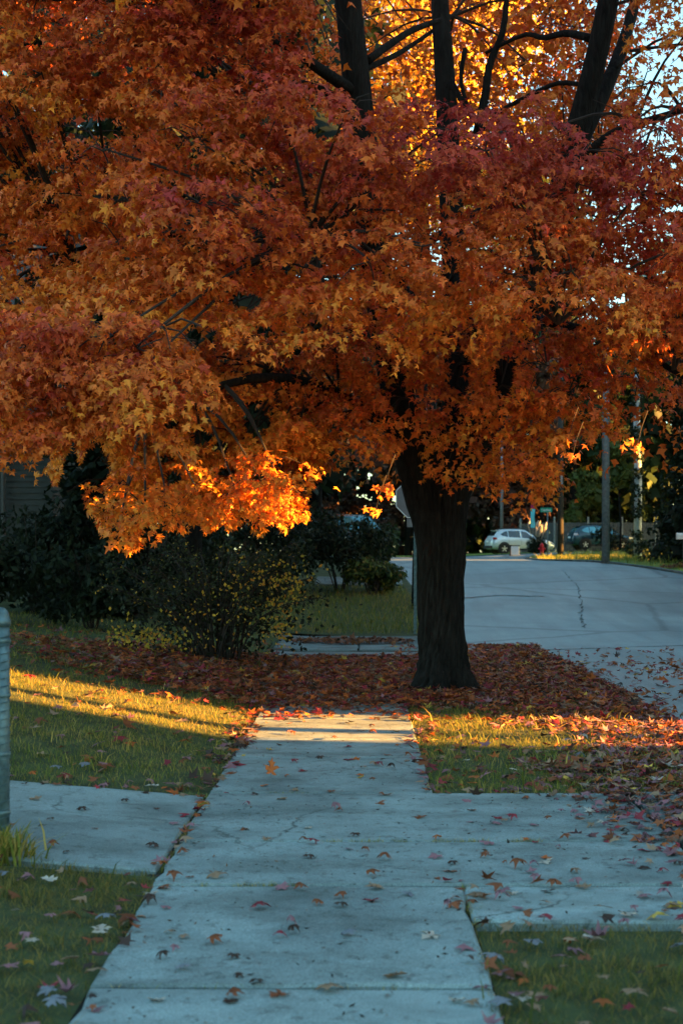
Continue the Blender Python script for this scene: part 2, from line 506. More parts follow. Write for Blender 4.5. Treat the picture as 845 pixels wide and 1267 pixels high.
# ------------------------------------------------------------------ leaves (bulk)
def maple_outline(full):
    half = [(0.40, -0.04), (0.20, 0.19), (0.62, 0.47), (0.19, 0.48)]
    if full == 'simple': half = [(0.55, 0.3), (0.2, 0.45)]
    elif full:
        half = [(0.08, -0.03), (0.22, -0.08), (0.44, -0.02), (0.31, 0.08), (0.17, 0.18), (0.36, 0.24), (0.46, 0.38), (0.66, 0.48), (0.47, 0.49), (0.34, 0.53), (0.15, 0.44), (0.17, 0.60), (0.28, 0.72), (0.13, 0.80)]
    return [(0.0, 0.0)] + half + [(0.0, 1.0)] + [(-a, b) for a, b in reversed(half)]

def leaf_bulk(pos, tip, nor, size, tint, curl=0.25, full=False, wid=1.0):
    o = np.array(maple_outline(full)); K = len(o)
    o = np.vstack([[0, 0.36], o])
    N = len(pos)
    tip = tip / np.linalg.norm(tip, axis=1, keepdims=True)
    nor = nor - tip * (nor * tip).sum(1, keepdims=True)
    nor = nor / np.maximum(np.linalg.norm(nor, axis=1, keepdims=True), 1e-6)
    sid = np.cross(tip, nor)
    r2 = (o[:, 0] ** 2 * 1.6 + (o[:, 1] - .36) ** 2)
    cu = (rng.normal(curl, curl * .8, N))[:, None] * -r2[None, :] + rng.normal(0, .22, N)[:, None] * np.abs(o[:, 0])[None, :]
    cu += rng.normal(0, .035, (N, len(o)))
    ox = o[None, :, 0] * rng.uniform(.72, 1.15, N)[:, None] + rng.normal(0, .035, (N, len(o))); oy = o[None, :, 1] + rng.normal(0, .04, (N, len(o)))
    V = pos[:, None, :] + size[:, None, None] * (ox[:, :, None] * wid * sid[:, None, :] + (oy[:, :, None] - .3) * tip[:, None, :] + cu[:, :, None] * nor[:, None, :])
    t = np.array([(0, i, i % K + 1) for i in range(1, K + 1)])
    T = t[None] + (np.arange(N) * (K + 1))[:, None, None]
    return V.reshape(-1, 3), T.reshape(-1, 3), np.repeat(tint, K, 0)

def kite_bulk(pos, tip, nor, size, tint, asp=0.5):
    N = len(pos)
    tip = tip / np.linalg.norm(tip, axis=1, keepdims=True)
    nor = nor - tip * (nor * tip).sum(1, keepdims=True)
    nor = nor / np.maximum(np.linalg.norm(nor, axis=1, keepdims=True), 1e-6)
    sid = np.cross(tip, nor)
    s = size[:, None]
    A = pos - tip * s * .5; B = pos + sid * s * asp * .5 - nor * s * .06; C = pos + tip * s * .5; D = pos - sid * s * asp * .5 - nor * s * .06
    V = np.stack([A, B, C, D], 1).reshape(-1, 3)
    T = (np.array([(0, 1, 2), (0, 2, 3)])[None] + (np.arange(N) * 4)[:, None, None]).reshape(-1, 3)
    return V, T, np.repeat(tint, 2, 0)

def unit(n):
    v = rng.normal(0, 1, (n, 3))
    return v / np.linalg.norm(v, axis=1, keepdims=True)

def smooth_noise(P, sc, seed):
    r = np.random.default_rng(seed)
    out = np.zeros(len(P))
    for _ in range(5):
        k = r.normal(0, sc, 3); out += np.sin(P @ k + r.random() * 6.28)
    return out / 5

def join(parts):
    V, T, C, b = [], [], [], 0
    for v, t, c in parts:
        V.append(v); T.append(t + b); C.append(c); b += len(v)
    return np.vstack(V), np.vstack(T), np.vstack(C)

# ------------------------------------------------------------------ the maple
PAL = np.array([(0.46, 0.05, 0.045), (0.57, 0.085, 0.03), (0.68, 0.135, 0.022), (0.74, 0.185, 0.022), (0.80, 0.29, 0.03)])
def pal(t):
    t = np.clip(t, 0, 1) * (len(PAL) - 1)
    i = np.clip(t.astype(int), 0, len(PAL) - 2); f = (t - i)[:, None]
    return PAL[i] * (1 - f) + PAL[i + 1] * f

TREE = Vector((0.92, 16.4, 0))
maple = empty('maple_tree', TREE, 0, 'large red and orange maple with a thick dark trunk beside the sidewalk', 'tree')

# trunk: ridged bark, flared root collar, leaning a little left towards the fork
def trunk_mesh():
    nk, zs = 56, np.concatenate([np.linspace(-.06, .5, 10), np.linspace(.6, 3.0, 20)])
    mb = MB(); rr = np.random.default_rng(4)
    for i, z in enumerate(zs):
        cx = -0.10 * sstep((z - 1.9) / 1.2) + .03
        for k in range(nk):
            a = 2 * math.pi * k / nk
            r = 0.232 + 0.012 * math.cos(2 * a + .5) + max(0, z - 1.9) * .05
            fl = math.exp(-max(z, 0) / .17)
            r += fl * (0.14 + 0.10 * math.cos(3 * a + .6) + .07 * math.cos(5 * a + 2))
            rid = abs(math.sin(a * 11 + 1.3 * math.sin(z * 2.3 + a * 2) + .5 * math.sin(z * 7)))
            r += .026 * rid * (1 + .5 * math.sin(z * 5 + a * 3)) + rr.normal(0, .009)
            mb.v.append((cx + r * math.cos(a), r * math.sin(a), z))
    for i in range(len(zs) - 1):
        for k in range(nk):
            k2 = (k + 1) % nk
            mb.f.append((i * nk + k, i * nk + k2, (i + 1) * nk + k2, (i + 1) * nk + k))
    mb.f.append(tuple((len(zs) - 1) * nk + k for k in range(nk)))
    return mb
trunk_mesh().build('trunk', M['bark'], maple)

def curve(pts, n=14):
    P = np.array(pts, float)
    t = np.linspace(0, len(P) - 1, n)
    out = []
    for q in t:
        i = min(int(q), len(P) - 2); f = q - i
        p0 = P[max(i - 1, 0)]; p1 = P[i]; p2 = P[i + 1]; p3 = P[min(i + 2, len(P) - 1)]
        out.append(0.5 * ((2 * p1) + (-p0 + p2) * f + (2 * p0 - 5 * p1 + 4 * p2 - p3) * f ** 2 + (-p0 + 3 * p1 - 3 * p2 + p3) * f ** 3))
    return np.array(out)

def limb(pixels, r0, r1, n=16, seed=0):
    """pixels: (photo x, photo y, distance)"""
    P = curve([px(*q) for q in pixels], n)
    P = P - np.array(TREE)
    rad = np.linspace(r0, r1, n)
    mb = MB().tube(P, rad, 14 if r0 > .1 else 8, True, .12, seed)
    mb.build('limb', M['bark'], maple, True)
    return P + np.array(TREE)

LIMBS = [
    limb([(546, 715, 16.4), (535, 650, 16.4), (519, 603, 16.4), (502, 535, 16.3), (478, 410, 16.2), (457, 250, 16.0), (441, 100, 15.8), (424, -60, 15.7), (400, -320, 15.5)], .235, .13, 20, 1),
    limb([(545, 720, 16.4), (551, 600, 16.5), (566, 460, 16.8), (558, 250, 17.2), (549, 80, 17.4), (541, -80, 17.6), (548, -350, 17.8)], .22, .08, 18, 2),
    limb([(547, 720, 16.4), (562, 600, 16.4), (605, 515, 16.3), (632, 440, 16.2), (672, 310, 16.1), (712, 170, 16.0), (742, 50, 15.9), (770, -100, 15.8), (800, -330, 15.6)], .23, .09, 20, 3),
    limb([(705, 200, 16.0), (748, 110, 16.3), (775, 40, 16.6), (800, -60, 17.0)], .10, .05, 10, 4),
    limb([(440, 115, 15.8), (395, 85, 15.3), (350, 55, 14.8), (300, 35, 14.2)], .08, .03, 10, 5),
    limb([(445, 140, 15.9), (400, 112, 15.6), (350, 100, 15.2), (300, 108, 14.8)], .06, .025, 10, 6),
    limb([(455, 75, 16.0), (505, 40, 16.6), (545, 25, 17.0)], .05, .03, 8, 7),
    limb([(452, 85, 16.0), (500, 62, 16.8), (560, 20, 18.0)], .04, .02, 8, 8),
    limb([(590, 165, 17.0), (600, 118, 17.0), (606, 78, 17.0), (622, 38, 16.9), (628, -20, 16.8)], .055, .03, 12, 9),
    limb([(732, 48, 16.0), (700, 41, 16.3), (672, 47, 16.6), (648, 43, 16.8), (600, 66, 17.0)], .05, .02, 12, 19),
    limb([(610, 142, 16.8), (655, 118, 16.6), (690, 103, 16.3), (720, 105, 16.0)], .03, .025, 10, 10),
    limb([(558, 100, 17.2), (580, 140, 17.0), (600, 160, 16.8)], .04, .03, 8, 11),
    limb([(700, 215, 16.0), (755, 168, 15.4), (800, 150, 14.9), (860, 132, 14.3)], .07, .03, 10, 12),
    limb([(575, 60, 17.0), (570, 100, 17.0), (580, 135, 17.0)], .03, .02, 8, 13),
    limb([(560, 420, 16.8), (640, 395, 16.0), (760, 420, 15.0), (850, 470, 14.2)], .08, .02, 12, 14),
    limb([(500, 540, 16.3), (400, 480, 15.4), (300, 470, 14.6), (180, 520, 14.2)], .09, .02, 12, 15),
    limb([(465, 330, 16.1), (350, 290, 15.4), (200, 290, 15.0), (90, 310, 14.8)], .08, .02, 12, 16),
    limb([(458, 300, 16.1), (420, 280, 14.5), (380, 300, 13.2)], .07, .02, 10, 17),
    limb([(640, 420, 16.2), (660, 380, 15.0), (690, 400, 13.6)], .06, .02, 10, 18),
]
# smaller branches at the back and above, so the crown has a skeleton all round
for k in range(16):
    a = random.uniform(0, 2 * math.pi); z0 = random.uniform(3.2, 5.4) if k < 9 else random.uniform(8.5, 10.5); L = random.uniform(3, 5.5)
    base = np.array([TREE.x + random.uniform(-.8, .8), TREE.y + random.uniform(-.3, .6), z0])
    if math.sin(a) < 0: a = -a
    d = np.array([math.cos(a), math.sin(a), 0])
    P = curve([base, base + d * L * .5 + np.array([0, 0, .9]), base + d * L + np.array([0, 0, .9])], 9)
    MB().tube(P - np.array(TREE), np.linspace(.05, .012, 9), 7, True, .1, k).build('limb', M['bark'], maple, True)
    LIMBS.append(P)
LP = np.vstack(LIMBS)

GAPS = [(305, 372, 34, 13), (243, 415, 13, 17), (316, 520, 17, 36), (386, 325, 12, 8), (115, 160, 52, 20), (150, 245, 20, 9), (250, 540, 18, 12),
        (118, 575, 22, 34), (567, 455, 14, 26), (624, 465, 15, 26), (505, 590, 22, 36), (470, 300, 12, 7), (455, 240, 14, 8), (495, 500, 14, 28), (238, 243, 16, 6),
        (405, 160, 26, 14), (60, 215, 12, 10), (392, 402, 16, 9), (545, 245, 10, 9), (330, 460, 10, 14), (668, 470, 12, 26), (420, 590, 26, 12), (215, 590, 12, 10), (690, 525, 14, 10)]
gr_ = random.Random(77)
for _ in range(70):
    GAPS.append((gr_.uniform(0, 845), gr_.uniform(40, 600), gr_.uniform(6, 17), gr_.uniform(4, 9)))
def to_px(P):
    return 444 + P[:, 0] * F / P[:, 1], 683 - (P[:, 2] - 1.6) * F / P[:, 1]
def in_gap(P, grow=1.0):
    x, y = to_px(P)
    m = np.zeros(len(P), bool)
    for i, (a, b, rx, ry) in enumerate(GAPS):
        wob = 1 + .25 * np.sin(x * .11 + i) + .2 * np.sin(y * .13 + 2 * i)
        d2 = ((x - a) / rx) ** 2 + ((y - b) / ry) ** 2
        m |= d2 < wob * grow * (.55 + .9 * rng.random(len(x)) ** 1.5)
    return m

def mound(c, r, h, n, red, front):
    """a bough about c: drooping sprays of leaves; returns pos, tip, nor, size, t"""
    c = np.array(c)
    ns = max(5, int(round(9 * r / .55)))
    per = max(6, n // ns)
    out_ = []
    for k in range(ns):
        a = 2 * math.pi * (k + rng.random()) / ns
        if front and math.sin(a) > .3 and rng.random() < .6: a = -a
        o = np.array([math.cos(a), math.sin(a), 0.]); lat = np.array([-o[1], o[0], 0.])
        e0 = c + np.array([rng.normal(0, .2 * r), rng.normal(0, .2 * r), rng.uniform(-.7, .9) * h])
        L = r * rng.uniform(.8, 1.45); D = L * rng.uniform(.25, .95); rise = L * rng.uniform(-.05, .35); W = L * rng.uniform(.32, .5)
        m = int(per * rng.uniform(.7, 1.3))
        s_ = .12 + .88 * np.sqrt(rng.random(m))
        s_ = (np.floor(s_ * 7) + rng.random(m) * .7) / 7
        q = rng.uniform(-1, 1, m) * W * (.25 + .75 * np.sin(np.pi * np.clip(s_ * .8 + .12, 0, 1)))
        s_ = s_ + np.abs(q) / W * .14
        P = e0 + o * (L * s_)[:, None] + lat * q[:, None]
        P[:, 2] += rise * s_ - D * s_ ** 2 - .3 * q * q / W
        P += rng.normal(0, .028, (m, 3))
        tz = rise - 2 * D * s_
        tan = o * L + np.array([0, 0, 1.]) * tz[:, None]; tan /= np.linalg.norm(tan, axis=1, keepdims=True)
        nn = np.cross(tan, np.tile(lat, (m, 1)))
        nn *= np.sign(nn[:, 2:3] + 1e-9)
        nor = nn + lat * (q / W * .4)[:, None] + rng.normal(0, .45, (m, 3))
        tip = tan * .6 + lat * (np.sign(q) * .5)[:, None] + np.array([0, 0, -.45]) + rng.normal(0, .45, (m, 3))
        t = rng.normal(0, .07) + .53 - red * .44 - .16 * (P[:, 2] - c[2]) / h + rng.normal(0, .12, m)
        out_.append((P, tip, nor, t))
    P = np.vstack([q[0] for q in out_]); tip = np.vstack([q[1] for q in out_]); nor = np.vstack([q[2] for q in out_])
    t = np.concatenate([q[3] for q in out_]) + .15 * smooth_noise(P, 1.4, 3)
    size = (.061 * rng.lognormal(0, .28, len(P))).clip(.028, .10) * (1.0 if front else 1.45)
    return P, tip, nor, size, t

def low_edge(x):
    return np.interp(x, [-120, 0, 70, 95, 110, 150, 200, 225, 262, 300, 380, 385, 420, 470, 500, 520, 560, 620, 685, 700, 740, 780, 830, 960],
                        [600, 596, 590, 540, 640, 690, 668, 655, 655, 660, 648, 600, 596, 590, 570, 600, 622, 632, 618, 545, 540, 540, 500, 480])
domes = []
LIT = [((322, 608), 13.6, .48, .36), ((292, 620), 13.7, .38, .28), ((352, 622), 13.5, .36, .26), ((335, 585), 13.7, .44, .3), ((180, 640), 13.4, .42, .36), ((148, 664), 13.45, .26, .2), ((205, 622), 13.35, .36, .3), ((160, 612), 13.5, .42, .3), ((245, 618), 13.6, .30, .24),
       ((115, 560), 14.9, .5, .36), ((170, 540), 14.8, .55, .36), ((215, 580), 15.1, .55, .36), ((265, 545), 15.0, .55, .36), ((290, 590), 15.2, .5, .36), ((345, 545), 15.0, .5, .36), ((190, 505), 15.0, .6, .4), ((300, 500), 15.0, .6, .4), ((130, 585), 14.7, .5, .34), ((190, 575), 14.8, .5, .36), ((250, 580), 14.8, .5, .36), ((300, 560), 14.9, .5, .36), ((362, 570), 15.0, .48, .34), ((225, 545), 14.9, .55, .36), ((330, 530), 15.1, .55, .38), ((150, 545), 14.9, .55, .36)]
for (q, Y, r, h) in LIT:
    domes.append((px(q[0], q[1], Y), r, h, -.9, 1))  # golden leaf tint puts part of the sunlight into these boughs' colour
yy = -190.0
row = 0
while yy < 640:
    xx = -130.0 + (row % 2) * 40
    while xx < 990:
        X = xx + random.uniform(-26, 26); Yp = yy + random.uniform(-22, 22)
        le = float(low_edge(X))
        if Yp < le - 38:
            t = (X - 470) / 620.0
            Y = 14.4 - 1.7 * max(0, 1 - t * t) + random.uniform(-1.2, 1.3) - .0012 * (600 - Yp) * 0
            if Yp < 150: Y += .5
            if Yp > 395:                                     # keep the low foliage clear of the beam of sun
                k_ = .2 * (X - 444) / F + .98
                if 10.9 < k_ * Y < 14.6: Y = (14.7 + random.uniform(0, .8)) / k_
            sparse = (385 < X < 790 and Yp < 130)
            if not sparse:
                red = 0.0
                red += .95 * math.exp(-((X - 520) / 130) ** 2 - ((Yp - 165) / 60) ** 2)
                red += 1.1 * math.exp(-((X - 680) / 90) ** 2 - ((Yp - 215) / 45) ** 2)
                red += .85 * math.exp(-((X - 330) / 110) ** 2 - ((Yp - 250) / 70) ** 2)
                red += .8 * math.exp(-((X - 300) / 150) ** 2 - ((Yp - 30) / 60) ** 2)
                red += .7 * math.exp(-((X - 180) / 100) ** 2 - ((Yp - 500) / 50) ** 2)
                red += .9 * math.exp(-((X - 800) / 70) ** 2 - ((Yp - 250) / 120) ** 2)
                red -= .2 * math.exp(-((X - 640) / 150) ** 2 - ((Yp - 440) / 90) ** 2)
                red -= .2 * math.exp(-((X - 60) / 120) ** 2 - ((Yp - 480) / 120) ** 2)
                domes.append((px(X, Yp, Y), random.uniform(.40, .68), random.uniform(.26, .42), red, 1))
        xx += 66
    yy += 50
    row += 1
for k in range(22):
    X, Yp = random.uniform(-40, 230), random.uniform(415, 520)
    if Yp > low_edge(X) - 45: continue
    k_ = .2 * (X - 444) / F + .98
    domes.append((px(X, Yp, (10.4 if k % 2 else 14.9) / k_), random.uniform(.45, .65), random.uniform(.28, .42), random.uniform(-.2, .3), 1))
nfront = len(domes)
for k in range(52):
    domes.append((px(random.uniform(600, 800), random.uniform(-70, 165), random.uniform(17.6, 21)), random.uniform(.5, .8), random.uniform(.35, .5), random.uniform(-.2, .2), 0))
for k in range(15):
    domes.append((px(random.uniform(385, 600), random.uniform(-70, 130), random.uniform(18.5, 21)), random.uniform(.45, .7), random.uniform(.3, .45), random.uniform(-.4, 0), 0))
# a second layer deeper inside, the far side and the top of the crown
for k in range(330):
    while True:
        v = unit(1)[0] * (rng.random() ** (1 / 3))
        q = np.array([TREE.x, TREE.y + .6, 7.4]) + v * np.array([7.2, 6.4, 5.4])
        if q[2] < 3.0: continue
        u = .2 * q[0] + .98 * q[1]
        if q[2] < 3.6 and 10.9 < u < 14.4: continue
        xx_, yp = to_px(q[None])
        if -150 < xx_[0] < 990 and yp[0] > -150 and q[1] < 14.2: continue
        if 375 < xx_[0] < 775 and -140 < yp[0] < 140 and (q[1] < 17.6 or rng.random() < .25): continue
        if xx_[0] > 775 and yp[0] < 240 and rng.random() < .7: continue
        break
    domes.append((q, random.uniform(.55, .95), random.uniform(.35, .55), random.uniform(-.1, .3), 0))

parts, front_leaves = [], []
for i, (c, r, h, red, fr) in enumerate(domes):
    vis_top = c[2] > 9.0
    qx, qy = to_px(np.array(c)[None])
    off = fr and (qx[0] < -45 or qx[0] > 890 or qy[0] < -45)
    n = int((610 if fr else 105) * (r / .55) ** 2 * (.6 if vis_top else 1) * (.4 if off else 1))
    P, tip, nor, size, t = mound(c, r, h, n, red, fr)
    if off: size = size * 1.45
    keep = ~in_gap(P, 1.0 if fr else .5)
    x, y = to_px(P)
    if fr:
        keep &= ~((x > 388) & (x < 770) & (y < 112 + 18 * np.sin(x * .045) + 12 * np.sin(x * .13) + .35 * np.maximum(0, x - 600)))
        keep &= y < low_edge(x) + 8 * np.sin(x * .2)
    sp = np.exp(-((x - 815) / 42) ** 2) * np.exp(-((y - 120) / 95) ** 2) * (y < 260)
    keep &= rng.random(len(P)) > .86 * sp
    P, tip, nor, size, t = P[keep], tip[keep], nor[keep], size[keep], t[keep]
    if len(P) == 0: continue
    colr = pal(t) * rng.uniform(.62, 1.22, (len(P), 1)).clip(0, 1.2)
    if fr: front_leaves.append((P, tip, nor, size, colr))
    parts.append((P, tip, nor, size, colr, np.full(len(P), fr)))
P = np.vstack([p[0] for p in parts]); tp = np.vstack([p[1] for p in parts]); nr = np.vstack([p[2] for p in parts])
sz = np.concatenate([p[3] for p in parts]); cl = np.vstack([p[4] for p in parts]); fr_ = np.concatenate([p[5] for p in parts])
# hand-placed sprigs: the two small lit ones left of the trunk, hanging single leaves
sprig_twigs = []
for (qx, qy, Y, sp, n, lit) in [(474, 606, 13.0, 9, 15, 1), (463, 632, 13.0, 6, 8, 1), (700, 548, 12.6, 9, 10, 1), (706, 566, 12.6, 7, 6, 0), (786, 552, 12.8, 9, 8, 0), (648, 505, 13.9, 18, 14, 0)]:
    sprig_twigs.append((px(qx + 2, qy, Y), px(qx + 7, qy - 22, Y + .15), px(qx + 15, qy - 44, Y + .4)))
    q = np.array([px(qx + rng.normal(0, sp), qy + rng.normal(0, sp * .45), Y + rng.normal(0, .1)) for _ in range(n)])
    P = np.vstack([P, q]); tp = np.vstack([tp, np.array([0, 0, -1.]) + rng.normal(0, .5, (n, 3))]); nr = np.vstack([nr, np.array([.4, -.8, .3]) + rng.normal(0, .35, (n, 3))])
    sz = np.concatenate([sz, rng.uniform(.06, .085, n)]); fr_ = np.concatenate([fr_, np.ones(n)]); cl = np.vstack([cl, pal(rng.uniform(.6, .9, n))])

# pick 300 of the nearest, largest leaves in view as leaf objects of their own
x, y = to_px(P)
score = sz / P[:, 1] + rng.normal(0, .0006, len(P))
score[(x < 5) | (x > 840) | (y < 5) | (y > 700)] = -1
pick = np.argsort(-score)[:300]
mask = np.ones(len(P), bool); mask[pick] = False
ma, mb_ = mask & (fr_ > 0), mask & (fr_ < 1)
Vc, Tc, Cc = join([leaf_bulk(P[q] - np.array(TREE), tp[q], nr[q], sz[q], cl[q], .4, f) for q, f in ((ma, False), (mb_, 'simple'))])
cr = link('crown', tri_mesh('crown', Vc, Tc, Cc, M['leaf']), maple); cr['kind'] = 'stuff'
print('crown leaves', int(mask.sum()), nfront, file=__import__('sys').stderr)
lib = []
for k in range(10):
    c = pal(np.array([.12 + .08 * k]))
    v, t, c = leaf_bulk(np.zeros((1, 3)), np.array([[0, 1., 0]]), np.array([[0, 0, 1.]]), np.ones(1), c, full=True)
    lib.append(tri_mesh('leaf', v, t, c, M['leaf']))
tval = cl[:, 1]
for i in pick:
    k = int(np.clip(np.interp(tval[i], PAL[:, 1], np.arange(5)) / 4 * 10 - 1.5 + rng.normal(0, .7), 0, 9))
    o = bpy.data.objects.new('leaf', lib[k]); COL.objects.link(o); o.parent = maple
    ty = Vector(tp[i]).normalized(); nz = Vector(nr[i]); nz = (nz - ty * nz.dot(ty)).normalized(); tx = ty.cross(nz)
    s = float(sz[i])
    m4 = Matrix((tx, ty, nz)).transposed().to_4x4() @ Matrix.Scale(s, 4)
    m4.translation = Vector(P[i]) - TREE
    o.matrix_local = m4

# twigs that carry the mounds
mb = MB()
for i, (c, r, h, red, fr) in enumerate(domes):
    c = np.array(c)
    d = np.linalg.norm(LP - c - np.array([0, .5, 0]), axis=1)
    a = LP[int(np.argmin(d))]
    mid = (a * .5 + c * .5) + np.array([0, 0, .18])
    mb.tube(curve([a - np.array(TREE), mid - np.array(TREE), c + np.array([0, 0, h * .35]) - np.array(TREE)], 6), np.linspace(.022, .008, 6), 5, False)
    for _ in range(4):
        e = c + rng.normal(0, 1, 3).clip(-1.2, 1.2) * np.array([r, r, h]) * .55; e[2] = max(e[2], c[2] - .3 * h)
        s0 = c + np.array([0, 0, h * .3])
        mb.tube([s0 - np.array(TREE), (s0 + e) / 2 + np.array([0, 0, .06]) - np.array(TREE), e - np.array(TREE)], [.008, .006, .003], 4, False)
for tw in sprig_twigs:
    mb.tube(curve([np.array(q - TREE) for q in reversed(tw)], 8), np.linspace(.0045, .002, 8), 5, False)
mb.build('twigs', M['twig'], maple, kind='stuff')

# ------------------------------------------------------------------ other trees and shrubs
def blob_leaves(blobs, n, size, cols, asp=.55, up=.35, shell=.35):
    """blobs: (cx,cy,cz,rx,ry,rz); leaf faces spread through the blobs"""
    wts = np.array([b[3] * b[4] + b[3] * b[5] for b in blobs]); wts = wts / wts.sum()
    idx = rng.choice(len(blobs), n, p=wts)
    B = np.array(blobs)[idx]
    d = unit(n)
    rad = 1 - np.abs(rng.normal(0, shell, n)).clip(0, 1)
    lump = 1 + .16 * smooth_noise(d * 3 + B[:, :3], 1.5, 7)
    P = B[:, :3] + d * B[:, 3:6] * (rad * lump)[:, None]
    nor = d * .7 + np.array([0, 0, up]) + rng.normal(0, .5, (n, 3))
    tip = np.array([0, 0, -.5]) + d * .4 + rng.normal(0, .6, (n, 3))
    c = np.array(cols)[rng.integers(0, len(cols), n)] * rng.uniform(.65, 1.3, (n, 1))
    return kite_bulk(P, tip, nor, size * rng.uniform(.6, 1.3, n), c, asp)

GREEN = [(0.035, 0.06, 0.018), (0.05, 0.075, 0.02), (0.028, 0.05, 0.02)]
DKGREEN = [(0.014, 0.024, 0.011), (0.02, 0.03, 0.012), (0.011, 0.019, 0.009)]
OLIVE = [(0.10, 0.12, 0.025), (0.07, 0.1, 0.02), (0.14, 0.12, 0.025)]
RUST = [(0.10, 0.045, 0.03), (0.07, 0.04, 0.03), (0.12, 0.06, 0.03), (0.05, 0.035, 0.025)]
YELL = [(0.70, 0.42, 0.04), (0.75, 0.5, 0.06), (0.62, 0.3, 0.03)]

def bg_tree(x, y, h, r, cols, label, n=3500, size=.3, trunk=None, low=.25, name='tree', group='dark trees in the background', cone=False, tr=.2, mat=None, seed=0, core=700):
    rs = random.Random(int(x * 31 + y * 17) + seed)
    z = Hf(x, y)
    root = empty(name, (x, y, z), 0, label, 'tree', group)
    th = h * .85
    MB().tube([(0, 0, -.2), (.05, 0, th * .3), (-.08, .05, th * .65), (0, 0, th)], [tr * 1.25, tr, tr * .7, tr * .25], 10, True, .15).build('trunk', trunk or M['bark'], root, True)
    blobs = []
    if cone:
        for k in range(9):
            f = k / 8
            rr = r * (1 - f * .88) + .15
            blobs.append((rs.uniform(-.1, .1) * r, rs.uniform(-.1, .1) * r, h * (low + (1 - low) * f * .97), rr, rr, h * (1 - low) / 9 * 1.2))
    else:
        for k in range(16):
            f = rs.random()
            a = rs.uniform(0, 6.28); q = r * .62 * math.sqrt(rs.random()) * (1 if f < .6 else .6)
            zz = h * (low + (1 - low) * (.08 + .84 * f))
            rr = r * rs.uniform(.34, .55)
            blobs.append((q * math.cos(a), q * math.sin(a), zz, rr, rr, rr * .8))
    v, t, c = blob_leaves(blobs, n, size, cols)
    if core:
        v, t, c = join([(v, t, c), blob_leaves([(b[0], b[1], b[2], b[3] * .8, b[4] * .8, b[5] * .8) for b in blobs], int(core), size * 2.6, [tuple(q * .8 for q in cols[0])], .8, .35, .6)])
    o = link('crown', tri_mesh('crown', v, t, c, mat or M['foliage']), root); o['kind'] = 'stuff'
    br = MB()
    for b in blobs[::2]:
        br.tube([(0, 0, min(th * .9, max(th * .2, b[2] - r * .7))), (b[0] * .5, b[1] * .5, b[2] - b[5] * .6), (b[0], b[1], b[2])], [tr * .38, tr * .22, tr * .08], 5, False)
    br.build('branches', M['bark'], root, kind='stuff')
    return root

def shrub(x, y, rx, rz, cols, label, n=1600, size=.12, name='shrub', group=None, asp=.5, base=0.0):
    z = Hf(x, y)
    root = empty(name, (x, y, z), 0, label, 'shrub', group)
    rs = random.Random(int(x * 91 + y * 13))
    blobs = []
    for k in range(9):
        a = rs.uniform(0, 6.28); q = rx * .6 * math.sqrt(rs.random()); rr = rx * rs.uniform(.35, .55)
        blobs.append((q * math.cos(a), q * math.sin(a), base + rz * rs.uniform(.25, .72), rr, rr, rz * rs.uniform(.22, .32)))
    v, t, c = blob_leaves(blobs, n, size, cols, asp)
    o = link('foliage', tri_mesh('foliage', v, t, c, M['foliage']), root); o['kind'] = 'stuff'
    mb = MB()
    for k in range(10):
        a = rs.uniform(0, 6.28); q = rx * rs.uniform(.2, .7)
        mb.tube([(0.1 * math.cos(a), .1 * math.sin(a), -.05), (q * .5 * math.cos(a), q * .5 * math.sin(a), rz * .4), (q * math.cos(a), q * math.sin(a), rz * .85)], [.02, .014, .006], 5, False)
    mb.build('stems', M['twig'], root, kind='stuff')
    return root

# yellow maple on the far corner, behind the red one
bg_tree(1.52, 33, 17, 5.0, YELL, 'sunlit yellow maple standing behind the red maple on the far corner', 34000, .17, low=.42, name='yellow_maple', group='trees on the far corner', tr=.24, mat=M['leaf'], core=0)
bg_tree(11.7, 50, 11, 3.0, OLIVE + GREEN, 'tall green tree with a brown trunk behind the road-side evergreen', 3500, .22, low=.5, name='green_tree', group='trees on the far corner', tr=.2, seed=3, core=0)
# dark mass behind the left lawn
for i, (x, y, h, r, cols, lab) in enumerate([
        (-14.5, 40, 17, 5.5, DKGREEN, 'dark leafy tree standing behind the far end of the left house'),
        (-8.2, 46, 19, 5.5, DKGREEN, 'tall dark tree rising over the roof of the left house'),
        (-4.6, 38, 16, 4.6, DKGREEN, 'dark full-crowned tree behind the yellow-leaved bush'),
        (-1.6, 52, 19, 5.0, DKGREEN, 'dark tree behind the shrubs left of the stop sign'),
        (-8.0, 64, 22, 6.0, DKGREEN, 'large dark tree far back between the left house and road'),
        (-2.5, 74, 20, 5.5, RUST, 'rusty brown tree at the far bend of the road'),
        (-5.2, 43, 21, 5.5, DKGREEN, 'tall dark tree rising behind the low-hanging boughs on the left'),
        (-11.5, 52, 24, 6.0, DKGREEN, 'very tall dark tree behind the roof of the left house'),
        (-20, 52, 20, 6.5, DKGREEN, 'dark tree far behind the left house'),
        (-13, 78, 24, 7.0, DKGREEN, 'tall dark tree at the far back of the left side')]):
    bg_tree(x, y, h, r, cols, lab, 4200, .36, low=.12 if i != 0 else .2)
bg_tree(-3.2, 26.8, 13, 4.6, DKGREEN, 'dark tree added to keep skylight off the shrubs behind the yellow-leaved bush', 5200, .26, low=.26, seed=2)  # canopy added to hide the sky from the shrubs below
bg_tree(-9.4, 24.5, 11, 4.2, DKGREEN, 'hidden dark tree added before the left house to shade its wall', 5200, .26, low=.3, seed=4)  # tree added out of sight to darken the house front
bg_tree(-5.3, 28.6, 7.5, 1.5, DKGREEN, 'dark conifer at the right corner of the left house', 3800, .2, low=.02, cone=True, name='conifer')
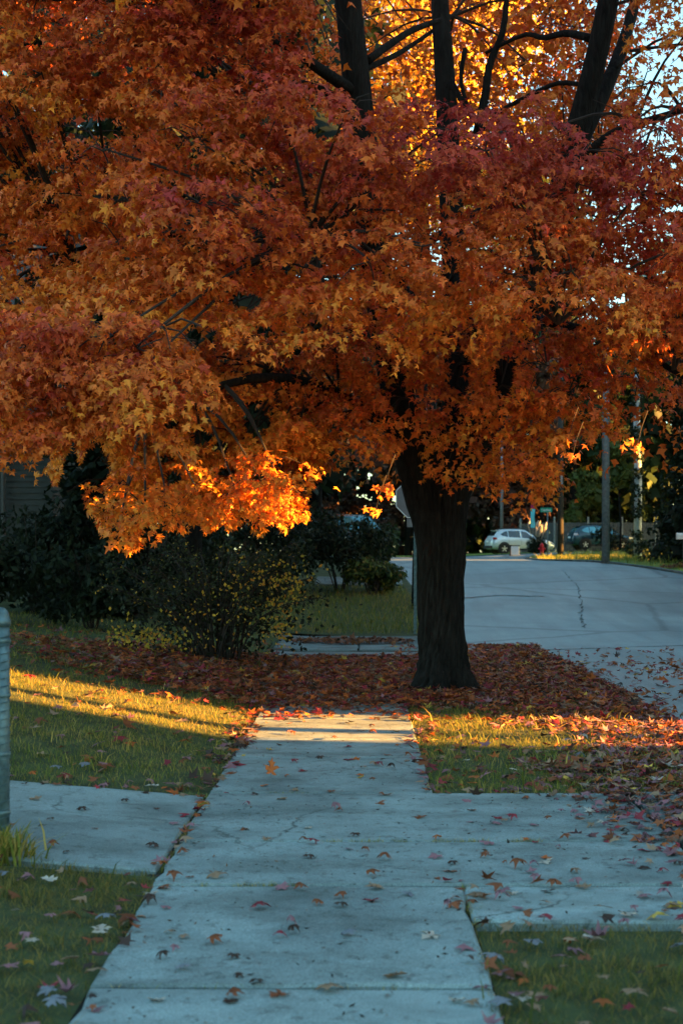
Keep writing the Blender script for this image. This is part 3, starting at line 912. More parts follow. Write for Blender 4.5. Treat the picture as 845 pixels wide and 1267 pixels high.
for (x, y, rx, rz, cols, lab) in [
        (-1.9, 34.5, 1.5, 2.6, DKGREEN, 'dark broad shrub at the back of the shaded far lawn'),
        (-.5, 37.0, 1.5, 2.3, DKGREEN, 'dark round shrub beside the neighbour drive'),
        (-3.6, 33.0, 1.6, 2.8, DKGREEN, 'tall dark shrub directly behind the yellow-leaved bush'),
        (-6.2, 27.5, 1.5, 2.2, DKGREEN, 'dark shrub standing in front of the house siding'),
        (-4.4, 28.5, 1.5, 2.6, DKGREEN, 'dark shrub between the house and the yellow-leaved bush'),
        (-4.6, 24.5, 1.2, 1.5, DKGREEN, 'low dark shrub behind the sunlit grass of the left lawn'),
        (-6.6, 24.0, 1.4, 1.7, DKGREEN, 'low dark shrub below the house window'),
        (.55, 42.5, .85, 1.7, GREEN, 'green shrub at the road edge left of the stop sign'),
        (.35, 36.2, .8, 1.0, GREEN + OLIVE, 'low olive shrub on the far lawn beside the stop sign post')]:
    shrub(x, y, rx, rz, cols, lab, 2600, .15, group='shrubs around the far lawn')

# trees behind the wooden fence and at the far end of the road
FARLAB = ['rusty-brown tree at the far end, hidden behind the yellow-leaved bush', 'rusty-brown tree at the far end, behind the dark shrubs', 'rusty-brown tree at the far end, just left of the sign post',
          'rusty-brown tree at the far end, behind the stop sign', 'rusty-brown tree at the far end, behind the maple trunk', 'dark rusty tree rising behind the tail of the silver car', 'dark rusty tree rising behind the banner flag',
          'dense green tree behind the fence at the dark utility pole', 'dense green tree behind the fence at the grey utility pole', 'dense green tree behind the big evergreen at the right',
          'dense green tree beyond the right end of the fence', 'second dense green tree beyond the right end of the fence', 'last dense green tree beyond the right end of the fence']
rr = random.Random(5)
for k in range(13):
    x = -6 + k * 3.3 + rr.uniform(-.8, .8); y = 112 + rr.uniform(-4, 9)
    rust = x < 15.5
    h = rr.uniform(19, 25) if not rust else rr.uniform(16, 21)
    lab = FARLAB[k]
    bg_tree(x, y, h, rr.uniform(3.2, 4.4), RUST if rust else GREEN + DKGREEN, lab, 3600, .42, low=.06, group='trees at the far end of the road', tr=.25)
bg_tree(16.6, 103.5, 6.5, 2.0, OLIVE, 'small olive tree leaning over the wooden fence', 1800, .25, low=.3, tr=.1, group='small trees by the fence')
bg_tree(15.4, 84, 7, 1.3, OLIVE + GREEN, 'slim green tree between the dark pole and grey pole', 900, .22, low=.55, tr=.06, group='small trees by the fence')
def wood(x0, x1, y0, y1, h, n, size, cols):
    P_ = np.stack([rng.uniform(x0, x1, n), rng.uniform(y0, y1, n), 0 * np.zeros(n)], 1)
    top = h * (.78 + .2 * np.sin(P_[:, 0] * .55) + .12 * np.sin(P_[:, 0] * 1.7 + 1))
    P_[:, 2] = H(P_[:, 0], P_[:, 1]) + top * rng.random(n) ** .8
    v, t, c = kite_bulk(P_, rng.normal(0, .7, (n, 3)) + np.array([0, 0, -.5]), rng.normal(0, .6, (n, 3)) + np.array([0, -.6, .3]), size * rng.uniform(.6, 1.3, n), np.array(cols)[rng.integers(0, len(cols), n)], .7)
    o = link('far_wood', tri_mesh('far_wood', v, t, c, M['foliage'])); o['kind'] = 'stuff'
wood(-46, 14, 122, 138, 25, 15000, 1.3, RUST + DKGREEN)
wood(8, 60, 116, 134, 25, 18000, 1.3, GREEN + DKGREEN)
wood(-48, -7, 70, 90, 33, 14000, 1.2, DKGREEN)
wood(-40, -16, 44, 62, 25, 9000, 1.0, DKGREEN)
# large evergreen at the right edge
bg_tree(11.35, 47.5, 9.5, 1.75, DKGREEN, 'big dark evergreen standing on the right lawn beside the road', 6500, .2, low=.02, name='evergreen_tree', group='evergreen by the road', cone=True)
bg_tree(14.4, 55, 10.5, 2.0, DKGREEN + GREEN, 'dark evergreen just behind the big road-side evergreen', 4500, .22, low=.02, name='evergreen_tree', group='evergreen by the road', cone=True)

# multi-stemmed bush with yellow leaves left of the trunk
bx, by = -1.95, 19.4
bush = empty('yellow_leaved_bush', (bx, by, Hf(bx, by)), 0, 'dark many-stemmed bush with small yellow leaves at the edge of the leaf carpet', 'bush')
mb = MB(); LPs = []
for k in range(75):
    a = random.uniform(0, 6.28); q = random.uniform(.35, 1.45); hh = random.uniform(.9, 1.85) * (1 - .12 * q)
    p0 = np.array([.18 * math.cos(a) * random.random() * 2, .18 * math.sin(a), -.05])
    p2 = np.array([q * math.cos(a), q * math.sin(a) * .7, hh])
    p1 = (p0 + p2) / 2 + np.array([-.1 * math.cos(a), -.1 * math.sin(a), .18])
    C_ = curve([p0, p1, p2, p2 + np.array([.22 * math.cos(a), .15 * math.sin(a), -.05])], 9)
    mb.tube(C_, np.linspace(.013, .003, 9), 4, False)
    LPs.append(C_)
mb.build('stems', M['twig'], bush, kind='stuff')
A = np.vstack([c[3:] for c in LPs])
n = 3000
q = A[rng.integers(0, len(A), n)] + rng.normal(0, .07, (n, 3))
q2 = rng.normal(0, 1, (2600, 3)) * np.array([.62, .45, .40]) + np.array([-.1, .3, .7])
v1 = kite_bulk(q, np.array([0, 0, -.5]) + rng.normal(0, .6, (n, 3)), np.array([.3, -.6, .5]) + rng.normal(0, .6, (n, 3)), rng.uniform(.03, .065, n),
               np.array([(0.05, 0.06, 0.02), (0.04, 0.05, 0.02), (0.03, 0.035, 0.015), (.45, .26, .03), (.35, .22, .03)])[rng.choice(5, n, p=[.36, .30, .26, .05, .03])] * rng.uniform(.7, 1.2, (n, 1)), .6)
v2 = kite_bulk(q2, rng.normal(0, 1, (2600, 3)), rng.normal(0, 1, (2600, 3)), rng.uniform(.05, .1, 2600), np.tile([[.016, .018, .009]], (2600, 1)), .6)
clus = []  # yellow leaf clusters; their pigment also stands in for sun flecks
for (cx, cy, cz, sx, szz, m) in [(-.95, -.5, .35, .28, .12, 190), (-.55, -.5, .3, .2, .08, 60), (1.0, -.4, .9, .16, .2, 130), (.75, -.5, 1.2, .3, .1, 90), (.1, -.6, .7, .45, .2, 60), (.9, -.4, .45, .12, .14, 80), (.3, -.5, 1.0, .15, .2, 50)]:
    pp = rng.normal(0, 1, (m, 3)) * np.array([sx, .15, szz]) + np.array([cx, cy, cz])
    clus.append(kite_bulk(pp, np.array([0, 0, -.5]) + rng.normal(0, .6, (m, 3)), np.array([.3, -.8, .4]) + rng.normal(0, .5, (m, 3)), rng.uniform(.035, .07, m), np.array([(.6, .36, .04), (.5, .22, .03), (.4, .3, .04)])[rng.integers(0, 3, m)], .65))
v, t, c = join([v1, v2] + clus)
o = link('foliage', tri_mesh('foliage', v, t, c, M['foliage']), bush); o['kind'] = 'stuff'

# ------------------------------------------------------------------ grass
def blades(x, y, hgt, tint, name, label=None, cat=None):
    n = len(x)
    z = H(x, y) - .004
    a = rng.random(n) * 6.283
    d = np.stack([np.cos(a), np.sin(a), 0 * a], 1); s = np.stack([-np.sin(a), np.cos(a), 0 * a], 1)
    wd = (hgt * rng.uniform(.045, .09, n))[:, None]
    lean = (hgt * rng.uniform(.2, 1.7, n))[:, None]
    b = np.stack([x, y, z], 1); up = np.array([0, 0, 1.]); h = hgt[:, None]
    V = np.stack([b - s * wd * .5, b + s * wd * .5, b + d * lean * .35 + up * h * .6 - s * wd * .4, b + d * lean * .35 + up * h * .6 + s * wd * .4, b + d * lean + up * h * .92], 1).reshape(-1, 3)
    T = (np.array([(0, 1, 3), (0, 3, 2), (2, 3, 4)])[None] + (np.arange(n) * 5)[:, None, None]).reshape(-1, 3)
    o = link(name, tri_mesh(name, V, T, np.repeat(tint, 3, 0), M['grass']))
    o['kind'] = 'stuff'
    return o
def gtint(n, dry, x, y):
    k = smooth_noise(np.stack([x, y, 0 * x], 1), 2.2, 5) * .35 + rng.normal(0, .3, n)
    g = np.array([.085, .115, .024]); g2 = np.array([.25, .26, .04]); d_ = np.array([.48, .35, .09])
    base = g + (g2 - g) * rng.random((n, 1))
    m = (k + rng.random(n) < dry)[:, None]
    return np.where(m, d_ * rng.uniform(.6, 1.2, (n, 1)), base)
def field(n, x0, x1, y0, y1, pw=1.0):
    return rng.uniform(x0, x1, n), y0 + (y1 - y0) * rng.random(n) ** pw
def edge(y, ph):
    return .045 * np.sin(y * 3.1 + ph) + .03 * np.sin(y * 9.7 + ph) + .02 * np.sin(y * 23 + ph)
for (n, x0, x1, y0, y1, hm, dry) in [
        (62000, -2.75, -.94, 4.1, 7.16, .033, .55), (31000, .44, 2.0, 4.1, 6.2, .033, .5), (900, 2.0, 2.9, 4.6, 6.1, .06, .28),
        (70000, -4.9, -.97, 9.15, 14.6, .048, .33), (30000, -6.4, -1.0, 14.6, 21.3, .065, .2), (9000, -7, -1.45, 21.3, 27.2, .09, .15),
        (26000, .47, 2.5, 9.25, 14.6, .06, .2), (5000, .55, 2.8, 14.6, 20.5, .06, .3)]:
    x, y = field(n, x0, x1, y0, y1)
    k = np.ones(n, bool)
    fray = np.abs(rng.normal(0, .05, n))
    if x1 < 0: k &= x < -1.0 + 1.3 * edge(y, 1) - fray + .075
    else: k &= x > .50 - 1.3 * edge(y, 4) + fray - .075
    k &= (y > 20) | (y < 7.06 + edge(x * 1.3, 2)) | (y > 9.24 + edge(x * 1.3, 3)) if x1 < 0 else (y < 6.05 + edge(x * 1.3, 5)) | (y > 9.31 + 1.3 * edge(x * 1.3, 6) + .6 * fray)
    patch = smooth_noise(np.stack([x, y, 0 * x], 1), 3.5, 9)
    k &= rng.random(n) < .75 + .5 * patch
    x, y = x[k], y[k]
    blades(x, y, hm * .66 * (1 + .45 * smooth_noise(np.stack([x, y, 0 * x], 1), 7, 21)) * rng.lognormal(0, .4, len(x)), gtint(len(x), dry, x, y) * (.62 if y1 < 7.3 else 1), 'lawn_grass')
# tufts in the slab joints, round the fence post and round the trunk
jx, jy = [], []
for (a, b, yj, n) in [(-.25, 1.0, 7.78, 1100), (-.75, -.2, 6.75, 380), (-.6, -.3, 9.32, 120), (-.9, .3, 5.17, 90), (-.3, .1, 10.95, 60), (.25, .5, 10.95, 60), (-.95, .4, 12.0, 70)]:
    cx = rng.uniform(a, b, n); ok = np.sin(cx * 31) + np.sin(cx * 13 + 1) > -.6
    jx.append(cx[ok]); jy.append(yj + rng.normal(0, .012, ok.sum()))
for (xj, ya, yb, n) in [(.497, 6.05, 6.8, 260), (-.985, 7.08, 9.25, 420)]:
    cy = rng.uniform(ya, yb, n); ok = np.sin(cy * 17) + np.sin(cy * 7 + 1) > -.5
    jx.append(xj + rng.normal(0, .012, ok.sum())); jy.append(cy[ok])
pj = rng.normal(0, .08, (260, 2)) + np.array([-1.78, 7.12]); jx.append(pj[:, 0]); jy.append(pj[:, 1])
jx = np.concatenate(jx); jy = np.concatenate(jy)
hh = np.where(jx < -1.5, rng.uniform(.08, .2, len(jx)), rng.uniform(.02, .045, len(jx)))
o = blades(jx, jy, hh, gtint(len(jx), .45, jx, jy), 'joint_grass')
for nm, n, x0, x1, y0, y1, hm in [('far_lawn_grass', 16000, -3.6, 1.5, 27.3, 40, .1), ('far_lawn_grass', 26000, 7.6, 19, 38, 80, .16)]:
    x, y = field(n, x0, x1, y0, y1)
    lim = np.array([road_l(q) for q in y]) - .25 if x1 < 2 else np.array([road_r(q) for q in y]) + .25
    k = x < lim if x1 < 2 else x > lim
    k &= ~((y > 38) & (y < 40.5)) if x1 < 2 else k
    x, y = x[k], y[k]
    blades(x, y, hm * rng.lognormal(0, .3, len(x)), gtint(len(x), .12, x, y) * (1.3 if x1 > 2 else .9), nm)

# ------------------------------------------------------------------ fallen leaves
LCOL = {
    'red': (.30, .035, .05), 'russet': (.27, .085, .035), 'orange': (.5, .13, .03), 'tan': (.34, .21, .13), 'mauve pink': (.30, .14, .16),
    'dark brown': (.07, .04, .03), 'yellow': (.6, .38, .07), 'bluish grey': (.19, .2, .23), 'pale cream': (.5, .43, .36)}
LK = list(LCOL)
def dens(x, y):
    d = np.zeros(len(x))
    walk_ = (x > -1.0) & (x < .51)
    core = sstep((y - 14.0 - .55 * np.maximum(0, -1 - x)) / 1.0) * sstep((21.45 - y) / .3) * (.12 + .88 * sstep((x + 4.3) / 3.0)) * (x > -6) * (x < np.interp(y, [18.6, 19.4, 20.2, 20.9, 21.35, 21.5], [2.98, 2.85, 2.45, 1.85, 1.2, .95]) + .12 * np.sin(y * 5))
    d = np.maximum(d, 420 * core)
    d = np.maximum(d, np.where(walk_, 100, 30) * sstep((y - 12.9) / 1.1) * (y < 21.4) * sstep((x + 4) / 3))
    rv = (x > .51) & (x < 2.95) & (y > 9.3)
    d = np.maximum(d, rv * (30 + 330 * sstep((x - 1.25 - .35 * np.sin(y * 1.7)) / .8)))
    d = np.maximum(d, ((x > 2.9) & (y > 5) & (y < 20)) * 300 * sstep((np.interp(y, [5, 10, 12.5, 14, 20], [4.0, 3.9, 3.6, 3.15, 3.0]) + .12 * np.sin(y * 2.3) - x) / .35))
    d = np.maximum(d, ((x > 2.9) & (x < 6.5) & (y > 9) & (y < 24)) * 1.2)
    ap = (x > 1.0) & (x < 3) & (y > 6) & (y < 9.36)
    d = np.maximum(d, ap * 480 * sstep((x - 1.05 + .12 * (y - 8)) / 1.2) ** 1.2)
    d = np.maximum(d, ((x < -1.0) | (x > .51)) * ((y < 7) | (y > 9.3)) * 13)
    d = np.maximum(d, ((np.abs(x + 1.02) < .13) | (np.abs(x - .53) < .12)) * (y < 14) * ((y > 9.3) | (y < 7)) * np.where(y < 7, 60, 95))
    d = np.maximum(d, ((x < -1.0) & (x > -4) & (np.abs(y - 9.25) < .16)) * 45)
    d = np.maximum(d, ((x > .5) & (x < 2.9) & ((np.abs(y - 9.32) < .13) | (np.abs(y - 6.05) < .1))) * 75)
    d = np.maximum(d, ((np.abs(x + .99) < .05) & (y > 7) & (y < 9.3)) * 90)
    return d
x = rng.uniform(-6.5, 6.5, 95000); y = rng.uniform(4.2, 24, 95000)
k = rng.random(95000) * (95000 / (13 * 19.8)) < dens(x, y)
x, y = x[k], y[k]; n = len(x)
on_slab = ((x > -1.0) & (x < .51)) | ((x > .51) & (x < 2.95) & (y > 6) & (y < 9.36))
z = H(x, y) + np.where(on_slab, .027, np.where(x > 2.98, -.045, .02)) + rng.random(n) * np.where(y > 14, .05, .025)
tip = np.stack([rng.normal(0, 1, n), rng.normal(0, 1, n), rng.normal(0, .18, n)], 1)
nor = np.stack([rng.normal(0, .35, n), rng.normal(0, .35, n), np.where(rng.random(n) < .8, 1, -1)], 1)
far_ = y > 13.5
pr_near = np.array([.08, .25, .06, .17, .25, .15, .01, .01, .02]); pr_far = np.array([.15, .40, .22, .07, .05, .09, .02, 0, 0])
ci = np.where(far_, rng.choice(9, n, p=pr_far), rng.choice(9, n, p=pr_near))
cc = np.array(list(LCOL.values()))[ci] * rng.uniform(.6, 1.15, (n, 1))
v, t, c = leaf_bulk(np.stack([x, y, z], 1), tip, nor, rng.normal(.088, .022, n).clip(.04, .14) * np.where(y < 9.4, .76, 1), cc, .26)
o = link('leaf_litter', tri_mesh('leaf_litter', v, t, c, M['litter'])); o['kind'] = 'stuff'
print('litter', n)

# single leaves one can pick out: on the walk, the apron and the near grass
lf = {}
for cname, cval in LCOL.items():
    for sh in range(3):
        cur = (.05, .22, .5)[sh]
        v, t, c = leaf_bulk(np.zeros((1, 3)), np.array([[0, 1., 0]]), np.array([[0, 0, 1.]]), np.ones(1), np.array([cval]) * random.uniform(.85, 1.1), cur, True)
        b0 = len(v)
        st = np.array([(-.008, -.3, .0), (.008, -.3, 0), (.03, -.62, .10), (.015, -.62, .10)])
        v = np.vstack([v, st]); t = np.vstack([t, [(b0, b0 + 1, b0 + 2), (b0, b0 + 2, b0 + 3)]]); c = np.vstack([c, np.tile([[.12, .05, .03]], (2, 1))])
        v[:, 2] -= v[:, 2].min()
        lf[cname, sh] = tri_mesh('fallen_leaf', v, t, c, M['litter'])
SHAPE = ('flat', 'curled', 'tightly curled')
def fallen(x, y, cname, sh, size, rz=None, tilt=None, label=None, lift=0.0):
    o = bpy.data.objects.new('fallen_leaf', lf[cname, sh]); COL.objects.link(o)
    slabz = ((-1.0 < x < .51) or (x > .51 and 6.05 < y < 9.36) or (x < -1.0 and 7.06 < y < 9.25))
    o.location = (x, y, Hf(x, y) + (.024 if slabz else .03) + lift)
    o.rotation_euler = tilt or (random.gauss(0, .12), random.gauss(0, .12), 0)
    o.rotation_euler.z = random.uniform(0, 6.28) if rz is None else rz
    o.scale = (size,) * 3
    if label is None:
        if x < -1.0: place = 'driveway slab' if 7.06 < y < 9.25 else ('near left grass' if y < 7.1 else 'left lawn grass')
        elif x < .51:
            e = 'left edge' if x < -.75 else ('right edge' if x > .28 else 'mid walk')
            place = 'sidewalk %s, %s' % (e, 'before the driveway' if y < 6.4 else ('at the driveway' if y < 9.3 else 'past the driveway'))
        else: place = 'driveway apron' if 6.05 < y < 9.36 else ('near right grass' if y < 6.1 else 'tree lawn')
        label = '%s %s %s leaf on the %s' % ('small' if size < .06 else 'broad', SHAPE[sh], cname, place)
    return tag(o, label, 'leaf', 'fallen maple leaves scattered over the walk, apron and grass')
fallen((335 - 444) / F * 10.0, 10.0, 'orange', 2, .11, .4, (R(72), R(12), 0), 'orange maple leaf standing upright on the sidewalk beyond the driveway', .05)
# leaves placed as in the photograph (photo x, photo y, colour, shape)
HAND = [(65, 1048, 'russet', 1), (227, 1058, 'russet', 1), (268, 1086, 'tan', 1), (385, 1045, 'red', 1), (383, 1062, 'dark brown', 1), (475, 1065, 'russet', 2),
        (540, 1062, 'mauve pink', 0), (600, 1062, 'russet', 1), (422, 1112, 'russet', 1), (322, 1126, 'red', 1), (363, 1156, 'dark brown', 2), (265, 1167, 'russet', 1),
        (505, 1108, 'bluish grey', 0), (533, 1160, 'pale cream', 1), (432, 1158, 'bluish grey', 1), (204, 1187, 'dark brown', 2), (226, 1200, 'bluish grey', 1), (195, 1240, 'pale cream', 0),
        (290, 1236, 'russet', 1), (345, 1232, 'russet', 0), (318, 1218, 'dark brown', 1), (486, 1210, 'tan', 0), (408, 1226, 'tan', 1), (290, 1186, 'dark brown', 1), (565, 1240, 'pale cream', 1),
        (187, 1108, 'pale cream', 1), (185, 1118, 'dark brown', 2), (440, 1035, 'dark brown', 1), (520, 1012, 'russet', 0), (660, 1022, 'mauve pink', 0), (700, 1040, 'russet', 1), (620, 1113, 'mauve pink', 1),
        (595, 1110, 'tan', 0), (685, 1098, 'russet', 1), (735, 1005, 'red', 0), (758, 990, 'red', 0), (776, 1134, 'pale cream', 1), (838, 1122, 'yellow', 0), (662, 1090, 'mauve pink', 1), (480, 985, 'tan', 0),
        (330, 1040, 'tan', 0), (375, 955, 'red', 0), (440, 940, 'orange', 0), (285, 958, 'russet', 0), (470, 995, 'russet', 0), (230, 1010, 'red', 0), (215, 1020, 'mauve pink', 0), (155, 992, 'dark brown', 1), (45, 990, 'tan', 0),
        (102, 1003, 'dark brown', 1), (420, 1005, 'russet', 1), (560, 1070, 'dark brown', 1), (605, 1045, 'mauve pink', 0), (640, 1075, 'russet', 2), (465, 1100, 'tan', 0), (350, 1100, 'mauve pink', 0),
        (610, 1190, 'bluish grey', 1), (620, 1245, 'bluish grey', 1), (645, 1240, 'pale cream', 0), (730, 1165, 'pale cream', 0), (695, 1188, 'mauve pink', 0), (660, 1170, 'bluish grey', 0), (825, 1255, 'tan', 0), (785, 1235, 'tan', 1), (840, 1175, 'bluish grey', 0), (820, 1110, 'mauve pink', 1),
        (62, 1092, 'pale cream', 0), (35, 1165, 'mauve pink', 1), (5, 1085, 'bluish grey', 0), (12, 1200, 'mauve pink', 0), (60, 1232, 'bluish grey', 1), (70, 1245, 'bluish grey', 1), (90, 1190, 'tan', 0), (125, 1155, 'pale cream', 1), (130, 1140, 'bluish grey', 1), (120, 1205, 'tan', 1),
        (190, 975, 'pale cream', 0), (70, 950, 'bluish grey', 1), (130, 945, 'mauve pink', 0), (105, 945, 'bluish grey', 0), (222, 972, 'tan', 0), (150, 905, 'tan', 0), (160, 870, 'orange', 1), (40, 960, 'orange', 1)]
for (qx, qy, cn, sh) in HAND:
    Y = 1.57 * F / (qy - 683)
    for _ in range(3): Y = (1.6 - Hf((qx - 444) * Y / F, Y) - .02) * F / (qy - 683)
    fallen((qx - 444) * Y / F, Y, cn, sh, random.uniform(.055, .085))
pn = ['red', 'russet', 'orange', 'tan', 'mauve pink', 'dark brown', 'yellow', 'pale cream']
def rnd(n, x0, x1, y0, y1, wts):
    for _ in range(n):
        fallen(random.uniform(x0, x1), random.uniform(y0, y1), random.choices(pn, wts)[0], random.choice((0, 0, 1, 1, 2)), random.uniform(.035, .075))
rnd(34, -.95, .48, 4.4, 9.3, (2, 4, 1, 3, 3, 4, 0, 1))
rnd(34, -.95, .48, 9.3, 13.4, (4, 4, 3, 2, 1, 3, 1, 0))
rnd(52, .6, 2.3, 6.15, 9.3, (2, 4, 1, 3, 6, 2, 0, 1))
rnd(12, -2.4, -1.1, 7.1, 9.2, (2, 3, 1, 2, 1, 3, 0, 0))
rnd(16, -2.3, -1.05, 4.3, 7, (1, 2, 0, 3, 3, 2, 0, 2))
rnd(16, .6, 1.6, 4.3, 6, (1, 2, 0, 3, 3, 2, 0, 2))
rnd(20, .6, 2.0, 9.4, 12.5, (3, 3, 2, 2, 2, 1, 1, 1))

# crumbs of leaf and twig on the paving
n = 2600
x = rng.uniform(-1.0, 2.3, n); y = rng.uniform(4.3, 14, n)
k = (x < .5) | ((y > 6.1) & (y < 9.3))
x, y = x[k], y[k]; n = len(x)
v, t, c = kite_bulk(np.stack([x, y, np.full(n, .026)], 1), rng.normal(0, 1, (n, 3)) * np.array([1, 1, .15]), np.array([0, 0, 1.]) + rng.normal(0, .3, (n, 3)), rng.uniform(.008, .03, n) * (1 + .5 * (rng.random(n) < .1)), np.array([(.03, .022, .016), (.08, .05, .03), (.2, .12, .08), (.02, .018, .015)])[rng.integers(0, 4, n)], .35)
o = link('leaf_crumbs', tri_mesh('leaf_crumbs', v, t, c, M['litter'])); o['kind'] = 'stuff'

# swept leaf heaps on the far pavement and at the right kerb
def heap(x, y, rx, ry, hz, n, label):
    root = empty('leaf_pile', (x, y, Hf(x, y)), 0, label, 'leaf pile')
    a = rng.random(n) * 6.28; q = np.sqrt(rng.random(n))
    P_ = np.stack([rx * q * np.cos(a), ry * q * np.sin(a), .03 + hz * (1 - q ** 2) * rng.random(n)], 1)
    v, t, c = leaf_bulk(P_, rng.normal(0, 1, (n, 3)) * np.array([1, 1, .3]), np.array([0, 0, 1.]) + rng.normal(0, .4, (n, 3)), rng.normal(.12, .02, n).clip(.06, .18), np.array([(.22, .08, .04), (.3, .12, .05), (.14, .06, .04)])[rng.integers(0, 3, n)], .3)
    link('leaves', tri_mesh('leaves', v, t, c, M['litter']), root, kind='stuff')
heap(-.1, 25.3, 1.1, .4, .07, 260, 'low heap of brown leaves on the pavement beyond the side street')
heap(10.2, 44.0, .9, .7, .15, 300, 'heap of brown leaves against the right kerb')

# ------------------------------------------------------------------ chain-link fence at the left edge
zf = Hf(-1.84, 7.3)
fence = empty('chain_link_fence', (-1.835, 7.3, zf), 0, 'galvanised chain-link fence with a round-capped end post beside the driveway', 'fence')
MB().tube([(0, 0, -.1), (0, 0, 1.17)], [.044, .044], 20, True).build('post', M['galv'], fence, True)
MB().lathe([(.05, 1.155), (.052, 1.185), (.046, 1.19), (.042, 1.215), (.03, 1.238), (.012, 1.25)], 20).build('post_cap', M['galv'], fence, True)
MB().tube([(-.03, 0, 1.14), (-3.6, 0, 1.14 + .08 * 3.57)], [.02, .02], 10).build('rail', M['galv'], fence, True)
for z in (.2, .5, .8, 1.08):
    MB().lathe([(.046, z - .011), (.05, z - .008), (.05, z + .008), (.046, z + .011)], 18).build('tension_band', M['galv'], fence, True)
MB().box((-.07, 0, .62), (.018, .006, 1.04)).build('tension_bar', M['galv'], fence)
mb = MB()
for k in range(-18, 62):
    for sgn in (1, -1):
        p = []
        x0, z0 = -.075 - k * .058, .08
        for s in range(19):
            xx = x0 + (-1 if sgn > 0 else 1) * s * .058; zz = z0 + s * .058
            if -3.6 < xx < -.06: p.append((xx, .004 * sgn * (1 if s % 2 else -1), zz - .08 * xx))
        if len(p) > 1: mb.tube(p, [.0022] * len(p), 4, False)
mb.build('wire_mesh', M['galv'], fence, kind='stuff')
mb = MB()
for k in range(26):                                     # wire knuckled round the post, bottom to top
    z = .06 + k * .042
    mb.tube([(.047 * math.cos(a), .047 * math.sin(a), z + .03 * (a / 3.1)) for a in np.linspace(-2.6, .4, 8)], [.0024] * 8, 4, False)
mb.build('tie_wire', M['galv'], fence, kind='stuff')
for k in (1, 2):
    MB().tube([(-1.8 * k, 0, -.1 + .144 * k), (-1.8 * k, 0, 1.14 + .144 * k)], [.025, .025], 12).build('post', M['galv'], fence, True)

# ------------------------------------------------------------------ stop sign seen from behind
sx, sy = (513.5 - 444) / F * 27.5, 27.5
stop = empty('stop_sign', (sx, sy, Hf(sx, sy)), 0, 'grey back of an octagonal stop sign half hidden by the maple trunk', 'sign')
MB().box((0, 0, 1.3), (.06, .03, 2.7)).build('post', M['galv'], stop)
zc = 1.6 + (683 - 617) * 27.5 / F - Hf(sx, sy)
oc = [(.406 * math.cos(R(22.5 + 45 * k)), zc + .406 * math.sin(R(22.5 + 45 * k))) for k in range(8)]
MB().prism(oc, -.022, -.018).build('sign_panel', M['alu'], stop)
MB().prism(oc, -.0175, -.0165).build('sign_face', M['sign_red'], stop)
for a, b in zip(oc, oc[1:] + oc[:1]):
    d = Vector((b[0] - a[0], 0, b[1] - a[1])); ang = math.atan2(d.z, d.x)
    MB().box(((a[0] + b[0]) / 2 * .975, -.0235, zc + ((a[1] + b[1]) / 2 - zc) * .975), (d.length * .97, .003, .018), m=Matrix.Rotation(-ang, 3, 'Y')).build('sign_rim', M['white'], stop)
MB().box((0, -.02, zc - .47), (.32, .004, .16)).build('plaque', M['alu'], stop)
for z in (zc - .3, zc + .3, zc - .47):
    MB().lathe([(.012, 0), (.012, .01), (.006, .014)], 8, (0, 0, 0)).build('bolt', M['trim'], stop, loc=(0, -.03, z)).rotation_euler = (R(90), 0, 0)

# ------------------------------------------------------------------ poles, signs, hydrant along the far right
def pole(name, p, y, r, h, mat, label, cat, extra=None):
    root = empty(name, (p, y, Hf(p, y)), 0, label, cat)
    MB().tube([(0, 0, -.3), (0, 0, h * .5), (0, 0, h)], [r, r * .9, r * .75], 14, True, .05).build('shaft', mat, root, True)
    if extra: extra(root)
    return root
def crossarm(root):
    MB().box((0, -.02, 9.2), (2.2, .1, .12)).build('crossarm', M['wood_grey'], root)
    for q in (-.95, -.4, .4, .95):
        MB().lathe([(.03, 0), (.05, .05), (.03, .1), (.05, .14), (.02, .18)], 10).build('insulator', M['white'], root, loc=(q, -.02, 9.27))
Yp = 48.0
pole('utility_pole', (749 - 444) / F * Yp, Yp, .138, 10, M['pole_grey'], 'pale grey wooden utility pole on the sunlit right lawn', 'pole', crossarm)
def tag_plate(root):
    MB().box((.03, -.19, 4.0), (.12, .012, .5)).build('number_plate', M['alu'], root)
pole('utility_pole', (693 - 444) / F * 74, 74, .16, 10, M['pole_dark'], 'dark brown utility pole between the street sign and the dark car', 'pole', tag_plate)
def lamp_arm(root):
    MB().tube([(0, 0, 8.4), (-.6, -.1, 8.9), (-1.8, -.2, 9.0)], [.05, .045, .04], 8).build('arm', M['alu'], root, True)
    MB().box((-2.1, -.22, 8.97), (.7, .25, .12)).build('lamp_head', M['alu'], root)
pole('street_lamp', (620.5 - 444) / F * 106, 106, .12, 9, M['alu'], 'slim pale grey lamp post rising behind the silver car', 'lamp post', lamp_arm)

Ys = 82.0
ss = empty('street_name_sign', ((677 - 444) / F * Ys, Ys, Hf(10.8, Ys)), 0, 'small green street name sign on a slim post behind the red hydrant', 'sign')
zt = 1.6 + (683 - 631) * Ys / F - Hf(10.8, Ys)
MB().tube([(0, 0, -.1), (0, 0, zt - .13)], [.032, .032], 8).build('post', M['pole_grey'], ss, True)
MB().box((-.08, 0, zt), (.68, .012, .26)).build('sign_blade', M['green_sign'], ss)
fc = bpy.data.curves.new('lettering', 'FONT'); fc.body = 'Linden'; fc.size = .2; fc.align_x = 'CENTER'; fc.align_y = 'CENTER'; fc.extrude = .001
fc.materials.append(M['white'])
tmp_ = bpy.data.objects.new('lettering_curve', fc); COL.objects.link(tmp_); bpy.context.view_layer.update()
lm = bpy.data.meshes.new_from_object(tmp_.evaluated_get(bpy.context.evaluated_depsgraph_get())); bpy.data.objects.remove(tmp_)
